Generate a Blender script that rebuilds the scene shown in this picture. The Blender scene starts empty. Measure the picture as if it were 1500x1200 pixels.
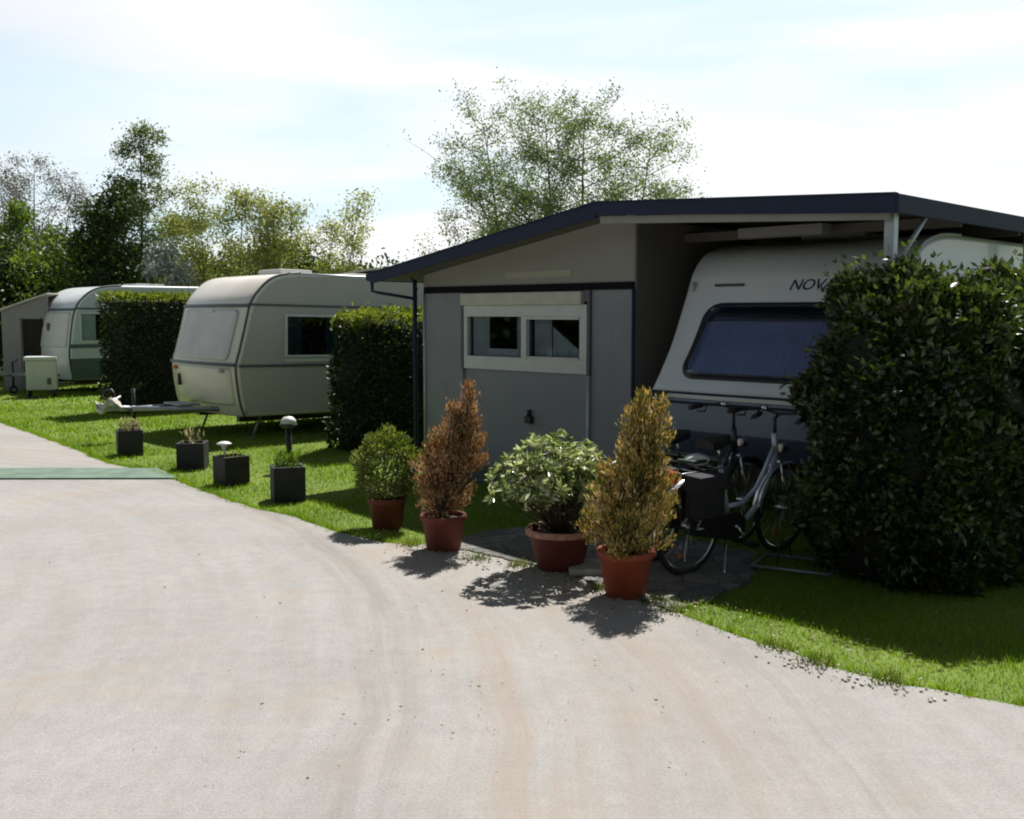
import bpy, bmesh, math, random
import numpy as np
from mathutils import Vector, Matrix
random.seed(7); RNG = np.random.default_rng(7)
SC = bpy.context.scene
COL = SC.collection
R = math.radians
# ------------------------------------------------------------------ camera
H = 1.8; PITCH = R(5.33)
cd = bpy.data.cameras.new("camera"); cam = bpy.data.objects.new("camera", cd); COL.objects.link(cam)
cam.location = (0, 0, H); cam.rotation_euler = (math.pi/2 - PITCH, 0, 0)
cd.sensor_fit = 'HORIZONTAL'; cd.sensor_width = 36; cd.lens = 36; cd.clip_end = 2000; cd.clip_start = 0.05
SC.camera = cam
# ------------------------------------------------------------------ light
SUN_EL = R(55); SUN_AZ = math.atan2(0.32, 0.95)      # azimuth from +Y towards +X
sdir = Vector((math.sin(SUN_AZ)*math.cos(SUN_EL), math.cos(SUN_AZ)*math.cos(SUN_EL), math.sin(SUN_EL)))
sl = bpy.data.lights.new("sun", 'SUN'); sun = bpy.data.objects.new("sun", sl); COL.objects.link(sun)
sun.location = (8, 10, 20); sun.rotation_euler = sdir.to_track_quat('Z', 'Y').to_euler()
sl.energy = 4.4; sl.angle = R(0.6); sl.color = (1, 0.955, 0.89)
w = bpy.data.worlds.new("World"); SC.world = w; w.use_nodes = True
nt = w.node_tree; nt.nodes.clear()
def N(t, **k):
    n = nt.nodes.new(t)
    for a, b in k.items(): setattr(n, a, b)
    return n
out = N('ShaderNodeOutputWorld'); bg = N('ShaderNodeBackground'); bg.inputs[1].default_value = 0.08
sky = N('ShaderNodeTexSky', sky_type='NISHITA'); sky.sun_disc = False; sky.sun_elevation = SUN_EL; sky.sun_rotation = SUN_AZ
sky.air_density = 1.0; sky.dust_density = 1.2; sky.ozone_density = 1.5
tc = N('ShaderNodeTexCoord'); mp = N('ShaderNodeMapping'); mp.inputs['Scale'].default_value = (1.1, 1.1, 5.5); mp.inputs['Rotation'].default_value = (0.1, 0.12, 0.3)
nz = N('ShaderNodeTexNoise'); nz.inputs['Scale'].default_value = 1.7; nz.inputs['Detail'].default_value = 7; nz.inputs['Roughness'].default_value = 0.55; nz.inputs['Distortion'].default_value = 0.6
rp = N('ShaderNodeValToRGB'); rp.color_ramp.elements[0].position = 0.34; rp.color_ramp.elements[1].position = 0.60
rp.color_ramp.elements[0].color = (0.72,)*3+(1,); rp.color_ramp.elements[1].color = (1,)*3+(1,)
vt = N('ShaderNodeVectorMath', operation='DOT_PRODUCT'); vt.inputs[1].default_value = (math.sin(SUN_AZ), math.cos(SUN_AZ), 0)
mr = N('ShaderNodeMapRange'); mr.inputs[1].default_value = -0.2; mr.inputs[2].default_value = 0.8; mr.inputs[3].default_value = 3.0; mr.inputs[4].default_value = 7.4
# the thin cloud veil is thick near the horizon and thins out overhead
sz = N('ShaderNodeSeparateXYZ'); me_ = N('ShaderNodeMapRange'); me_.inputs[1].default_value = 0.30; me_.inputs[2].default_value = 0.62; me_.inputs[3].default_value = 1.0; me_.inputs[4].default_value = 0.22
mm = N('ShaderNodeMath', operation='MULTIPLY')
cc = N('ShaderNodeVectorMath', operation='SCALE')
n3 = N('ShaderNodeTexNoise'); n3.inputs['Scale'].default_value = 1.3; n3.inputs['Detail'].default_value = 5; n3.inputs['Roughness'].default_value = 0.5; n3.inputs['Distortion'].default_value = 0.5
r3 = N('ShaderNodeValToRGB'); r3.color_ramp.elements[0].position = 0.42; r3.color_ramp.elements[0].color = (0.70, 0.90, 1.0, 1); r3.color_ramp.elements[1].position = 0.60; r3.color_ramp.elements[1].color = (1.0, 1.0, 1.0, 1)
nt.links.new(mp.outputs[0], n3.inputs['Vector']); nt.links.new(n3.outputs[0], r3.inputs[0]); nt.links.new(r3.outputs[0], cc.inputs[0])
mx = N('ShaderNodeMix', data_type='RGBA')
L = nt.links.new
L(tc.outputs['Generated'], sz.inputs[0]); L(sz.outputs[2], me_.inputs[0])
L(tc.outputs['Generated'], mp.inputs[0]); L(mp.outputs[0], nz.inputs['Vector']); L(nz.outputs[0], rp.inputs[0])
L(tc.outputs['Generated'], vt.inputs[0]); L(vt.outputs['Value'], mr.inputs[0]); L(mr.outputs[0], mm.inputs[0]); L(me_.outputs[0], mm.inputs[1]); L(mm.outputs[0], cc.inputs['Scale'])
L(rp.outputs[0], mx.inputs[0]); L(sky.outputs[0], mx.inputs[6]); L(cc.outputs[0], mx.inputs[7])
L(mx.outputs[2], bg.inputs[0]); L(bg.outputs[0], out.inputs[0])
SC.view_settings.view_transform = 'Standard'; SC.view_settings.look = 'None'; SC.view_settings.exposure = 0.85; SC.view_settings.gamma = 1
SC.cycles.filter_width = 2.0; SC.cycles.max_bounces = 8; SC.cycles.transparent_max_bounces = 12; SC.cycles.sample_clamp_indirect = 6

# ------------------------------------------------------------------ photo geometry (1500x1200 photo -> metres on the ground)
def ground(px, py, z=0.0):
    a = (px-750)/1500.0; b = -(py-600)/1500.0
    f = Vector((0, math.cos(PITCH), -math.sin(PITCH))); u = Vector((0, math.sin(PITCH), math.cos(PITCH)))
    d = f + u*b + Vector((a, 0, 0))
    t = (z-H)/d.z
    return Vector((0, 0, H)) + d*t
def atY(px, py, Y):
    a = (px-750)/1500.0; b = -(py-600)/1500.0
    f = Vector((0, math.cos(PITCH), -math.sin(PITCH))); u = Vector((0, math.sin(PITCH), math.cos(PITCH)))
    d = f + u*b + Vector((a, 0, 0)); return Vector((0, 0, H)) + d*(Y/d.y)

# ------------------------------------------------------------------ materials
def newmat(name):
    m = bpy.data.materials.new(name); m.use_nodes = True
    return m, m.node_tree, m.node_tree.nodes['Principled BSDF']
def mat(name, col, rough=0.6, var=0.15, scale=4.0, bump=0.0, bscale=60, metal=0.0, spec=0.5, stretch=(1,1,1), coat=0.0):
    m, t, p = newmat(name)
    c = t.nodes.new('ShaderNodeTexCoord'); mp = t.nodes.new('ShaderNodeMapping'); mp.inputs['Scale'].default_value = stretch
    n = t.nodes.new('ShaderNodeTexNoise'); n.inputs['Scale'].default_value = scale; n.inputs['Detail'].default_value = 6
    r = t.nodes.new('ShaderNodeValToRGB')
    r.color_ramp.elements[0].position = 0.3; r.color_ramp.elements[1].position = 0.72
    r.color_ramp.elements[0].color = tuple(x*(1-var) for x in col)+(1,)
    r.color_ramp.elements[1].color = tuple(min(1, x*(1+var)) for x in col)+(1,)
    t.links.new(c.outputs['Object'], mp.inputs[0]); t.links.new(mp.outputs[0], n.inputs['Vector']); t.links.new(n.outputs[0], r.inputs[0]); t.links.new(r.outputs[0], p.inputs['Base Color'])
    p.inputs['Roughness'].default_value = rough; p.inputs['Metallic'].default_value = metal
    p.inputs['Specular IOR Level'].default_value = spec; p.inputs['Coat Weight'].default_value = coat
    if bump:
        b = t.nodes.new('ShaderNodeBump'); b.inputs['Strength'].default_value = bump; b.inputs['Distance'].default_value = 0.01
        n2 = t.nodes.new('ShaderNodeTexNoise'); n2.inputs['Scale'].default_value = bscale; n2.inputs['Detail'].default_value = 4
        t.links.new(c.outputs['Object'], n2.inputs['Vector']); t.links.new(n2.outputs[0], b.inputs['Height']); t.links.new(b.outputs[0], p.inputs['Normal'])
    return m
def leafmat(name, cols, rough=0.5, trans=0.35, spec=0.5, tint=(1.3, 1.35, 0.5), nscale=2.0):
    m, t, p = newmat(name)
    g = t.nodes.new('ShaderNodeNewGeometry'); r = t.nodes.new('ShaderNodeValToRGB')
    el = r.color_ramp.elements
    k = len(cols)
    el[0].position = 0; el[0].color = cols[0]+(1,); el[1].position = 1; el[1].color = cols[-1]+(1,)
    for i in range(1, k-1):
        e = el.new(i/(k-1)); e.color = cols[i]+(1,)
    c = t.nodes.new('ShaderNodeTexCoord'); n = t.nodes.new('ShaderNodeTexNoise'); n.inputs['Scale'].default_value = nscale; n.inputs['Detail'].default_value = 2
    mn = t.nodes.new('ShaderNodeMath'); mn.operation = 'MULTIPLY_ADD'; mn.inputs[1].default_value = 1.6; mn.inputs[2].default_value = -0.8
    ad = t.nodes.new('ShaderNodeMath'); ad.operation = 'ADD'; ad.use_clamp = True
    t.links.new(c.outputs['Object'], n.inputs['Vector']); t.links.new(n.outputs[0], mn.inputs[0]); t.links.new(mn.outputs[0], ad.inputs[0])
    t.links.new(g.outputs['Random Per Island'], ad.inputs[1]); t.links.new(ad.outputs[0], r.inputs[0])
    t.links.new(r.outputs[0], p.inputs['Base Color'])
    p.inputs['Roughness'].default_value = rough; p.inputs['Specular IOR Level'].default_value = spec
    tr = t.nodes.new('ShaderNodeBsdfTranslucent'); mu = t.nodes.new('ShaderNodeVectorMath'); mu.operation = 'MULTIPLY'; mu.inputs[1].default_value = tint
    t.links.new(r.outputs[0], mu.inputs[0]); t.links.new(mu.outputs[0], tr.inputs[0])
    ms = t.nodes.new('ShaderNodeMixShader'); ms.inputs[0].default_value = trans
    o = t.nodes['Material Output']
    t.links.new(p.outputs[0], ms.inputs[1]); t.links.new(tr.outputs[0], ms.inputs[2]); t.links.new(ms.outputs[0], o.inputs[0])
    return m
def glassmat(name, tint, mixg=0.10, rough=0.03):
    m, t, p = newmat(name); t.nodes.remove(p)
    tr = t.nodes.new('ShaderNodeBsdfTransparent'); tr.inputs[0].default_value = tint+(1,)
    gl = t.nodes.new('ShaderNodeBsdfGlossy'); gl.inputs['Roughness'].default_value = rough; gl.inputs[0].default_value = (0.9, 0.95, 1, 1)
    lw = t.nodes.new('ShaderNodeLayerWeight'); pw = t.nodes.new('ShaderNodeMath'); pw.operation = 'POWER'; pw.inputs[1].default_value = 5
    fr = t.nodes.new('ShaderNodeMath'); fr.operation = 'MULTIPLY_ADD'; fr.inputs[1].default_value = 0.9; fr.inputs[2].default_value = 0.06
    t.links.new(lw.outputs['Facing'], pw.inputs[0]); t.links.new(pw.outputs[0], fr.inputs[0])
    ms = t.nodes.new('ShaderNodeMixShader')
    t.links.new(fr.outputs[0], ms.inputs[0]); t.links.new(tr.outputs[0], ms.inputs[1]); t.links.new(gl.outputs[0], ms.inputs[2])
    t.links.new(ms.outputs[0], t.nodes['Material Output'].inputs[0])
    return m

M = {}
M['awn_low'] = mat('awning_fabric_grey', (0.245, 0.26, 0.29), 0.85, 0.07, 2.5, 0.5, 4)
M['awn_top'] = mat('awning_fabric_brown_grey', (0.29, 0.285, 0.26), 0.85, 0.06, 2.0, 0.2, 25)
M['awn_side'] = mat('awning_fabric_shaded', (0.13, 0.122, 0.108), 0.9, 0.06, 2.0)  # same awning fabric, with the shade of the recess put into its colour
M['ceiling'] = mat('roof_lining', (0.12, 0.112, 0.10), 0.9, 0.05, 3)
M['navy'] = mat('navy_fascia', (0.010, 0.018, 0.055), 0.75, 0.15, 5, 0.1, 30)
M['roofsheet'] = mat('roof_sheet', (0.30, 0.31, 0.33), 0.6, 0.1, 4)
M['alu'] = mat('pale_aluminium', (0.42, 0.46, 0.50), 0.42, 0.1, 6, metal=0.35)
M['white'] = mat('white_paint', (0.62, 0.63, 0.62), 0.45, 0.06, 5)
M['frame'] = mat('window_frame_white', (0.55, 0.58, 0.58), 0.5, 0.06, 6)
M['black'] = mat('black_plastic', (0.015, 0.015, 0.018), 0.5, 0.2, 10)
M['rubber'] = mat('tyre_rubber', (0.018, 0.018, 0.018), 0.85, 0.2, 20)
M['chrome'] = mat('polished_steel', (0.62, 0.63, 0.65), 0.22, 0.05, 20, metal=1.0)
M['darkmetal'] = mat('dark_metal', (0.05, 0.05, 0.055), 0.4, 0.2, 10, metal=0.6)
M['galv'] = mat('galvanised_steel', (0.33, 0.36, 0.40), 0.45, 0.15, 10, metal=0.6)
M['blackbox'] = mat('planter_black', (0.016, 0.014, 0.020), 0.65, 0.3, 8, 0.3, 40)
M['soil'] = mat('soil', (0.045, 0.03, 0.02), 0.95, 0.4, 30, 1.0, 60)
M['terracotta'] = mat('terracotta', (0.26, 0.045, 0.018), 0.7, 0.22, 7, 0.25, 40)
M['terracotta_d'] = mat('terracotta_darker', (0.16, 0.036, 0.022), 0.75, 0.22, 7, 0.25, 40)
M['limescale'] = mat('pot_rim_bleached', (0.42, 0.22, 0.17), 0.8, 0.45, 22, 0.3, 40)
M['bark'] = mat('bark', (0.085, 0.068, 0.052), 0.9, 0.3, 8, 0.8, 30, stretch=(1, 1, 0.3))
M['twig'] = mat('twig', (0.06, 0.045, 0.03), 0.9, 0.3, 10)
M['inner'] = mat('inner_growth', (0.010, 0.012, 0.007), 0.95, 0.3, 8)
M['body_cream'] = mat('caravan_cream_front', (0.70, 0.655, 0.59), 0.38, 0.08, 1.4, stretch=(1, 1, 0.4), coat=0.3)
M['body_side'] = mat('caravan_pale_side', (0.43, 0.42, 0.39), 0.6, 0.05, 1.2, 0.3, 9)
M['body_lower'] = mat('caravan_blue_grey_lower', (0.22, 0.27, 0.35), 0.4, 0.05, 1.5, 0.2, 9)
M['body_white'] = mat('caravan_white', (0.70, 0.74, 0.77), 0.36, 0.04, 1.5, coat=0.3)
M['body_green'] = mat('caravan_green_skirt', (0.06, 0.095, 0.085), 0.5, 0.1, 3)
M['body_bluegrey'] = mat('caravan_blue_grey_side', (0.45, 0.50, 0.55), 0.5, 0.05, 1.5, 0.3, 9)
M['trim'] = mat('grey_trim', (0.08, 0.095, 0.11), 0.5, 0.1, 8)
M['cover'] = mat('window_cover_fabric', (0.66, 0.66, 0.69), 0.7, 0.1, 2.0, 0.5, 6)
M['curtain'] = mat('curtain_fabric', (0.43, 0.48, 0.56), 0.85, 0.12, 4)
M['curtain_w'] = mat('white_curtain', (0.82, 0.84, 0.86), 0.85, 0.15, 5)
M['interior'] = mat('dark_interior', (0.02, 0.018, 0.017), 0.9, 0.2, 5)
M['glass_dark'] = glassmat('tinted_acrylic', (0.66, 0.70, 0.82))
M['glass_green'] = glassmat('green_tinted_acrylic', (0.30, 0.42, 0.44))
M['glass'] = glassmat('window_glass', (0.72, 0.76, 0.78))
M['red'] = mat('red_reflector', (0.45, 0.012, 0.012), 0.3, 0.1, 5)
M['orange'] = mat('orange_reflector', (0.6, 0.17, 0.02), 0.35, 0.1, 5)
M['bike_silver'] = mat('bike_silver_blue', (0.50, 0.55, 0.68), 0.32, 0.05, 5, metal=0.35, coat=0.4)
M['bike_green'] = mat('bike_dark_green', (0.02, 0.05, 0.04), 0.35, 0.1, 5, coat=0.4)
M['bike_dark'] = mat('bike_black', (0.02, 0.02, 0.03), 0.35, 0.1, 5, coat=0.4)
M['bag'] = mat('pannier_fabric', (0.016, 0.014, 0.022), 0.9, 0.2, 8, 0.4, 30)
M['graytent'] = mat('tent_fabric_grey', (0.26, 0.25, 0.26), 0.85, 0.08, 1.5, 0.4, 5)
M['palecloth'] = mat('pale_cloth', (0.55, 0.53, 0.47), 0.85, 0.2, 6, 0.5, 15)
M['text'] = mat('dark_lettering', (0.02, 0.025, 0.05), 0.5, 0.0)
M['mat_green'] = mat('green_rubber', (0.105, 0.165, 0.125), 0.85, 0.28, 5, 0.5, 40)
M['stone'] = mat('small_stone', (0.5, 0.46, 0.41), 0.85, 0.35, 12, 0.5, 60)

# foliage
F = {}
F['laurel'] = leafmat('laurel_leaf', [(0.011, 0.024, 0.006), (0.022, 0.048, 0.010), (0.044, 0.080, 0.014), (0.080, 0.112, 0.024)], 0.34, 0.25, 0.9, nscale=1.3)
F['laurelsunlit'] = leafmat('laurel_sunlit_leaf', [(0.016, 0.036, 0.008), (0.036, 0.068, 0.013), (0.068, 0.104, 0.020), (0.120, 0.144, 0.040)], 0.36, 0.30, 1.0, nscale=1.8)  # laurel leaf colour lightened to paint sunlight on the top of the bush
F['hedge'] = leafmat('hedge_leaf', [(0.010, 0.02, 0.006), (0.02, 0.04, 0.009), (0.06, 0.09, 0.016)], 0.5, 0.2, 0.4)
F['hedgetip'] = leafmat('hedge_tip_leaf', [(0.09, 0.13, 0.02), (0.16, 0.20, 0.035), (0.24, 0.26, 0.06)], 0.45, 0.35, 0.4)
F['grass'] = leafmat('grass_blade', [(0.13, 0.22, 0.016), (0.19, 0.30, 0.022), (0.29, 0.37, 0.05)], 0.6, 0.45, 0.15, (1.15, 1.25, 0.6), nscale=0.8)
F['rust'] = leafmat('rust_needles', [(0.09, 0.10, 0.035), (0.27, 0.15, 0.065), (0.45, 0.23, 0.11), (0.56, 0.43, 0.28)], 0.7, 0.3, 0.2, (1.1, 1.0, 0.8), nscale=5)
F['gold'] = leafmat('golden_needles', [(0.08, 0.12, 0.03), (0.23, 0.21, 0.05), (0.50, 0.33, 0.08), (0.70, 0.58, 0.36)], 0.65, 0.3, 0.25, (1.1, 1.0, 0.7), nscale=5)
F['box'] = leafmat('box_leaf', [(0.062, 0.094, 0.019), (0.125, 0.169, 0.037), (0.250, 0.275, 0.088)], 0.45, 0.3, 0.4, nscale=6)
F['varieg'] = leafmat('variegated_leaf', [(0.06, 0.10, 0.025), (0.16, 0.21, 0.06), (0.36, 0.40, 0.20), (0.72, 0.74, 0.58)], 0.28, 0.3, 0.6, (1.1, 1.2, 0.6), nscale=7)
F['treeA'] = leafmat('spring_tree_leaf', [(0.14, 0.165, 0.12), (0.16, 0.21, 0.09), (0.19, 0.27, 0.06)], 0.5, 0.42, 0.5, (1.1, 1.25, 0.7), nscale=0.5)
F['treeDark'] = leafmat('dark_tree_leaf', [(0.02, 0.04, 0.012), (0.035, 0.065, 0.016), (0.07, 0.11, 0.02)], 0.5, 0.28, 0.4, nscale=0.5)
F['treeMid'] = leafmat('mid_tree_leaf', [(0.041, 0.074, 0.027), (0.081, 0.128, 0.041), (0.149, 0.203, 0.054)], 0.5, 0.35, 0.5, nscale=0.5)
F['treeGrey'] = leafmat('grey_tree_leaf', [(0.169, 0.156, 0.156), (0.221, 0.208, 0.195), (0.182, 0.195, 0.130)], 0.7, 0.4, 0.3, (1, 1, 0.9), nscale=0.5)
F['treeYellow'] = leafmat('yellow_green_leaf', [(0.15, 0.17, 0.05), (0.27, 0.30, 0.09), (0.42, 0.42, 0.20)], 0.5, 0.5, 0.4, (1.1, 1.15, 0.6), nscale=0.6)
F['treeLight'] = leafmat('fresh_green_leaf', [(0.057, 0.115, 0.017), (0.103, 0.172, 0.023), (0.172, 0.241, 0.046)], 0.5, 0.35, 0.4, nscale=0.6)
F['blossom'] = leafmat('blossom_leaf', [(0.12, 0.17, 0.11), (0.27, 0.31, 0.27), (0.45, 0.48, 0.46)], 0.6, 0.3, 0.4, (1, 1, 0.95), nscale=0.8)
F['dry'] = leafmat('dry_leaf', [(0.10, 0.08, 0.03), (0.30, 0.27, 0.14), (0.55, 0.52, 0.38)], 0.7, 0.3, 0.3, (1, 1, 0.7), nscale=8)

# ------------------------------------------------------------------ object helpers
def tag(o, label=None, cat=None, group=None, kind=None):
    if label: o['label'] = label
    if cat: o['category'] = cat
    if group: o['group'] = group
    if kind: o['kind'] = kind
    return o
def thing(name, label, cat, loc=(0, 0, 0), rz=0.0, group=None, rot=None):
    o = bpy.data.objects.new(name, None); COL.objects.link(o); o.empty_display_size = 0.2
    o.location = loc; o.rotation_euler = rot if rot else (0, 0, rz)
    return tag(o, label, cat, group)
def link(name, me, m, parent=None):
    for x in (m if isinstance(m, (list, tuple)) else [m]): me.materials.append(x)
    o = bpy.data.objects.new(name, me); COL.objects.link(o)
    if parent: o.parent = parent
    return o
class MB:
    def __init__(s): s.bm = bmesh.new()
    def box(s, x0, x1, y0, y1, z0, z1, bev=0.0, mi=0):
        vs = [s.bm.verts.new((x, y, z)) for x in (x0, x1) for y in (y0, y1) for z in (z0, z1)]
        fs = [(0, 1, 3, 2), (4, 6, 7, 5), (0, 4, 5, 1), (2, 3, 7, 6), (0, 2, 6, 4), (1, 5, 7, 3)]
        fl = [s.bm.faces.new([vs[i] for i in f]) for f in fs]
        for f in fl: f.material_index = mi
        if bev:
            es = list({e for f in fl for e in f.edges})
            r = bmesh.ops.bevel(s.bm, geom=es, offset=bev, segments=2, affect='EDGES', profile=0.7)
            for f in r['faces']: f.material_index = mi
        return s
    def tube(s, pts, r, n=10, closed=False, cap=True):
        pts = [Vector(p) for p in pts]; k = len(pts)
        rs = r if isinstance(r, (list, tuple)) else [r]*k
        rings = []; up = None
        for i, p in enumerate(pts):
            if closed: t = (pts[(i+1) % k]-pts[i-1])
            else: t = (pts[min(i+1, k-1)]-pts[max(i-1, 0)])
            t.normalize()
            if up is None: up = Vector((0, 0, 1)) if abs(t.z) < 0.9 else Vector((1, 0, 0))
            a = t.cross(up)
            if a.length < 1e-4: a = t.cross(Vector((0, 1, 0)))
            a.normalize(); b = a.cross(t); b.normalize(); up = b
            rings.append([s.bm.verts.new(p + (a*math.cos(q)+b*math.sin(q))*rs[i]) for q in [2*math.pi*j/n for j in range(n)]])
        m = k if closed else k-1
        for i in range(m):
            A, B = rings[i], rings[(i+1) % k]
            for j in range(n):
                f = s.bm.faces.new((A[j], A[(j+1) % n], B[(j+1) % n], B[j])); f.smooth = True
        if cap and not closed:
            s.bm.faces.new(list(reversed(rings[0]))); s.bm.faces.new(rings[-1])
        return s
    def lathe(s, prof, n=32, cx=0, cy=0, close=False):
        rings = []
        for r, z in prof:
            rings.append([s.bm.verts.new((cx+r*math.cos(2*math.pi*j/n), cy+r*math.sin(2*math.pi*j/n), z)) for j in range(n)])
        for i in range(len(prof)-1):
            for j in range(n):
                f = s.bm.faces.new((rings[i][j], rings[i][(j+1) % n], rings[i+1][(j+1) % n], rings[i+1][j])); f.smooth = True
        return s
    def prism(s, poly, a, b, axis='y'):
        def P(u, v, t): return {'y': (u, t, v), 'x': (t, u, v), 'z': (u, v, t)}[axis]
        A = [s.bm.verts.new(P(u, v, a)) for u, v in poly]; B = [s.bm.verts.new(P(u, v, b)) for u, v in poly]
        n = len(poly)
        s.bm.faces.new(A); s.bm.faces.new(list(reversed(B)))
        for i in range(n): s.bm.faces.new((A[i], A[(i+1) % n], B[(i+1) % n], B[i]))
        return s
    def build(s, name, m, parent=None, recalc=True):
        if recalc: bmesh.ops.recalc_face_normals(s.bm, faces=s.bm.faces)
        me = bpy.data.meshes.new(name); s.bm.to_mesh(me); s.bm.free()
        return link(name, me, m, parent)
def npmesh(name, V, T, m, parent=None, smooth=False):
    me = bpy.data.meshes.new(name); V = np.asarray(V, np.float32); T = np.asarray(T, np.int32)
    k = T.shape[1]
    me.vertices.add(len(V)); me.vertices.foreach_set('co', V.ravel())
    me.loops.add(T.size); me.loops.foreach_set('vertex_index', T.ravel())
    me.polygons.add(len(T)); me.polygons.foreach_set('loop_start', np.arange(len(T), dtype=np.int32)*k); me.polygons.foreach_set('loop_total', np.full(len(T), k, np.int32))
    me.update(calc_edges=True)
    if smooth: me.polygons.foreach_set('use_smooth', np.ones(len(T), bool))
    return link(name, me, m, parent)
def unit(a): return a/np.maximum(np.linalg.norm(a, axis=-1, keepdims=True), 1e-9)
def leaves(name, P, D, Ln, Wd, m, parent=None, fold=0.18, rng=RNG):
    P = np.asarray(P, float); D = unit(np.asarray(D, float)); n = len(P)
    Ln = np.broadcast_to(Ln, (n,))[:, None]; Wd = np.broadcast_to(Wd, (n,))[:, None]
    A = unit(np.cross(D, rng.normal(size=(n, 3)))); B = np.cross(D, A)
    mid = P + D*Ln*0.45 + B*Wd*fold
    V = np.stack([P, mid-A*Wd*0.5, P+D*Ln, mid+A*Wd*0.5], 1).reshape(-1, 3)
    b = np.arange(n)[:, None]*4
    T = np.concatenate([b+np.array([0, 1, 2]), b+np.array([0, 2, 3])], 1).reshape(-1, 3)
    return npmesh(name, V, T, m, parent)
def tubes(name, segs, m, parent=None, n=5):
    """segs: list of (p0,p1,r0,r1)"""
    p0 = np.array([s[0] for s in segs], float); p1 = np.array([s[1] for s in segs], float)
    r0 = np.array([s[2] for s in segs])[:, None, None]; r1 = np.array([s[3] for s in segs])[:, None, None]
    d = unit(p1-p0); ref = np.where(np.abs(d[:, 2:3]) > 0.9, np.array([[1., 0, 0]]), np.array([[0., 0, 1]]))
    a = unit(np.cross(d, ref)); b = np.cross(d, a)
    q = np.arange(n)*2*math.pi/n
    ring = a[:, None]*np.cos(q)[None, :, None]+b[:, None]*np.sin(q)[None, :, None]
    V = np.concatenate([p0[:, None]+ring*r0, p1[:, None]+ring*r1], 1).reshape(-1, 3)
    T = []
    for j in range(n): T.append([j, (j+1) % n, n+(j+1) % n, n+j])
    T = (np.arange(len(segs))[:, None, None]*2*n+np.array(T)[None]).reshape(-1, 4)
    return npmesh(name, V, T, m, parent, True)

# ------------------------------------------------------------------ ground, road, paving
EDGE_PX = [(0, 620), (100, 656), (160, 681), (215, 691), (255, 704), (340, 737), (420, 757), (500, 783), (560, 797), (600, 800), (640, 800), (700, 783), (790, 775), (900, 790),
           (1000, 795), (1110, 815), (1095, 855), (1040, 878), (985, 899), (1060, 927), (1150, 956), (1240, 988), (1330, 1006), (1420, 1027), (1500, 1041)]
edge = [(ground(*p).x, ground(*p).y) for p in EDGE_PX]
edge = [(-27, 39.5), (-17.3, 27.5)] + edge + [(3.4, 3.7), (6, 2.2), (13, -1)]
fine = []
for (x0, y0), (x1, y1) in zip(edge[:-1], edge[1:]):
    Ln = math.hypot(x1-x0, y1-y0); k = max(1, int(Ln/0.12))
    for i in range(k): fine.append((x0+(x1-x0)*i/k, y0+(y1-y0)*i/k))
rr = random.Random(3); fine = [(x+rr.uniform(-.022, .022), y+rr.uniform(-.022, .022)) for x, y in fine]
road_poly = fine + [(13, -12), (-14, -12), (-14, 12), (-22, 27), (-33, 39.5)]
def inside(X, Y, poly):
    ins = np.zeros(X.shape, bool); px = np.array([p[0] for p in poly]); py = np.array([p[1] for p in poly]); j = len(poly)-1
    for i in range(len(poly)):
        c = ((py[i] > Y) != (py[j] > Y)) & (X < (px[j]-px[i])*(Y-py[i])/(py[j]-py[i]+1e-12)+px[i]); ins ^= c; j = i
    return ins
# grass ground sheet
gm, t, p = newmat('lawn_ground')
c = t.nodes.new('ShaderNodeTexCoord'); n1 = t.nodes.new('ShaderNodeTexNoise'); n1.inputs['Scale'].default_value = 1.2; n1.inputs['Detail'].default_value = 8
r1 = t.nodes.new('ShaderNodeValToRGB'); r1.color_ramp.elements[0].position = .3; r1.color_ramp.elements[0].color = (0.075, 0.12, 0.014, 1); r1.color_ramp.elements[1].position = .75; r1.color_ramp.elements[1].color = (0.14, 0.20, 0.022, 1)
t.links.new(c.outputs['Object'], n1.inputs['Vector']); t.links.new(n1.outputs[0], r1.inputs[0]); t.links.new(r1.outputs[0], p.inputs['Base Color']); p.inputs['Roughness'].default_value = 0.95
g = MB(); g.box(-700, 700, -200, 900, -0.5, 0.0); tag(g.build('ground', gm), kind='structure')

# road: pale worn asphalt with curved tyre tracks and rusty dust
rm, t, p = newmat('worn_road')
def nn(tp, **k):
    n = t.nodes.new(tp)
    for a, b in k.items():
        n.inputs[a].default_value = b
    return n
def ramp(e):
    r = t.nodes.new('ShaderNodeValToRGB'); r.color_ramp.elements[0].position = e[0][0]; r.color_ramp.elements[0].color = tuple(e[0][1])+(1,)
    r.color_ramp.elements[1].position = e[-1][0]; r.color_ramp.elements[1].color = tuple(e[-1][1])+(1,)
    for q in e[1:-1]: x = r.color_ramp.elements.new(q[0]); x.color = tuple(q[1])+(1,)
    return r
lk = t.links.new
c = nn('ShaderNodeTexCoord')
def noise(s, d=6, ro=0.6, dist=0.0, vec=None):
    n = nn('ShaderNodeTexNoise', Scale=s, Detail=d, Roughness=ro, Distortion=dist); lk(vec or c.outputs['Object'], n.inputs['Vector']); return n.outputs[0]
def mixc(f, a, b, blend='MIX'):
    m = t.nodes.new('ShaderNodeMix'); m.data_type = 'RGBA'; m.blend_type = blend
    for s, v in ((0, f), (6, a), (7, b)):
        if hasattr(v, 'is_output') or hasattr(v, 'links'): lk(v, m.inputs[s])
        else: m.inputs[s].default_value = v
    return m.outputs[2]
base = ramp([(0.25, (0.268, 0.262, 0.254)), (0.5, (0.302, 0.296, 0.288)), (0.78, (0.335, 0.328, 0.32))]); lk(noise(0.9, 9, 0.62), base.inputs[0])
fine_r = ramp([(0.3, (0.78,)*3), (0.5, (1.0,)*3), (0.72, (1.15,)*3)]); lk(noise(75, 5, 0.7), fine_r.inputs[0])
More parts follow.
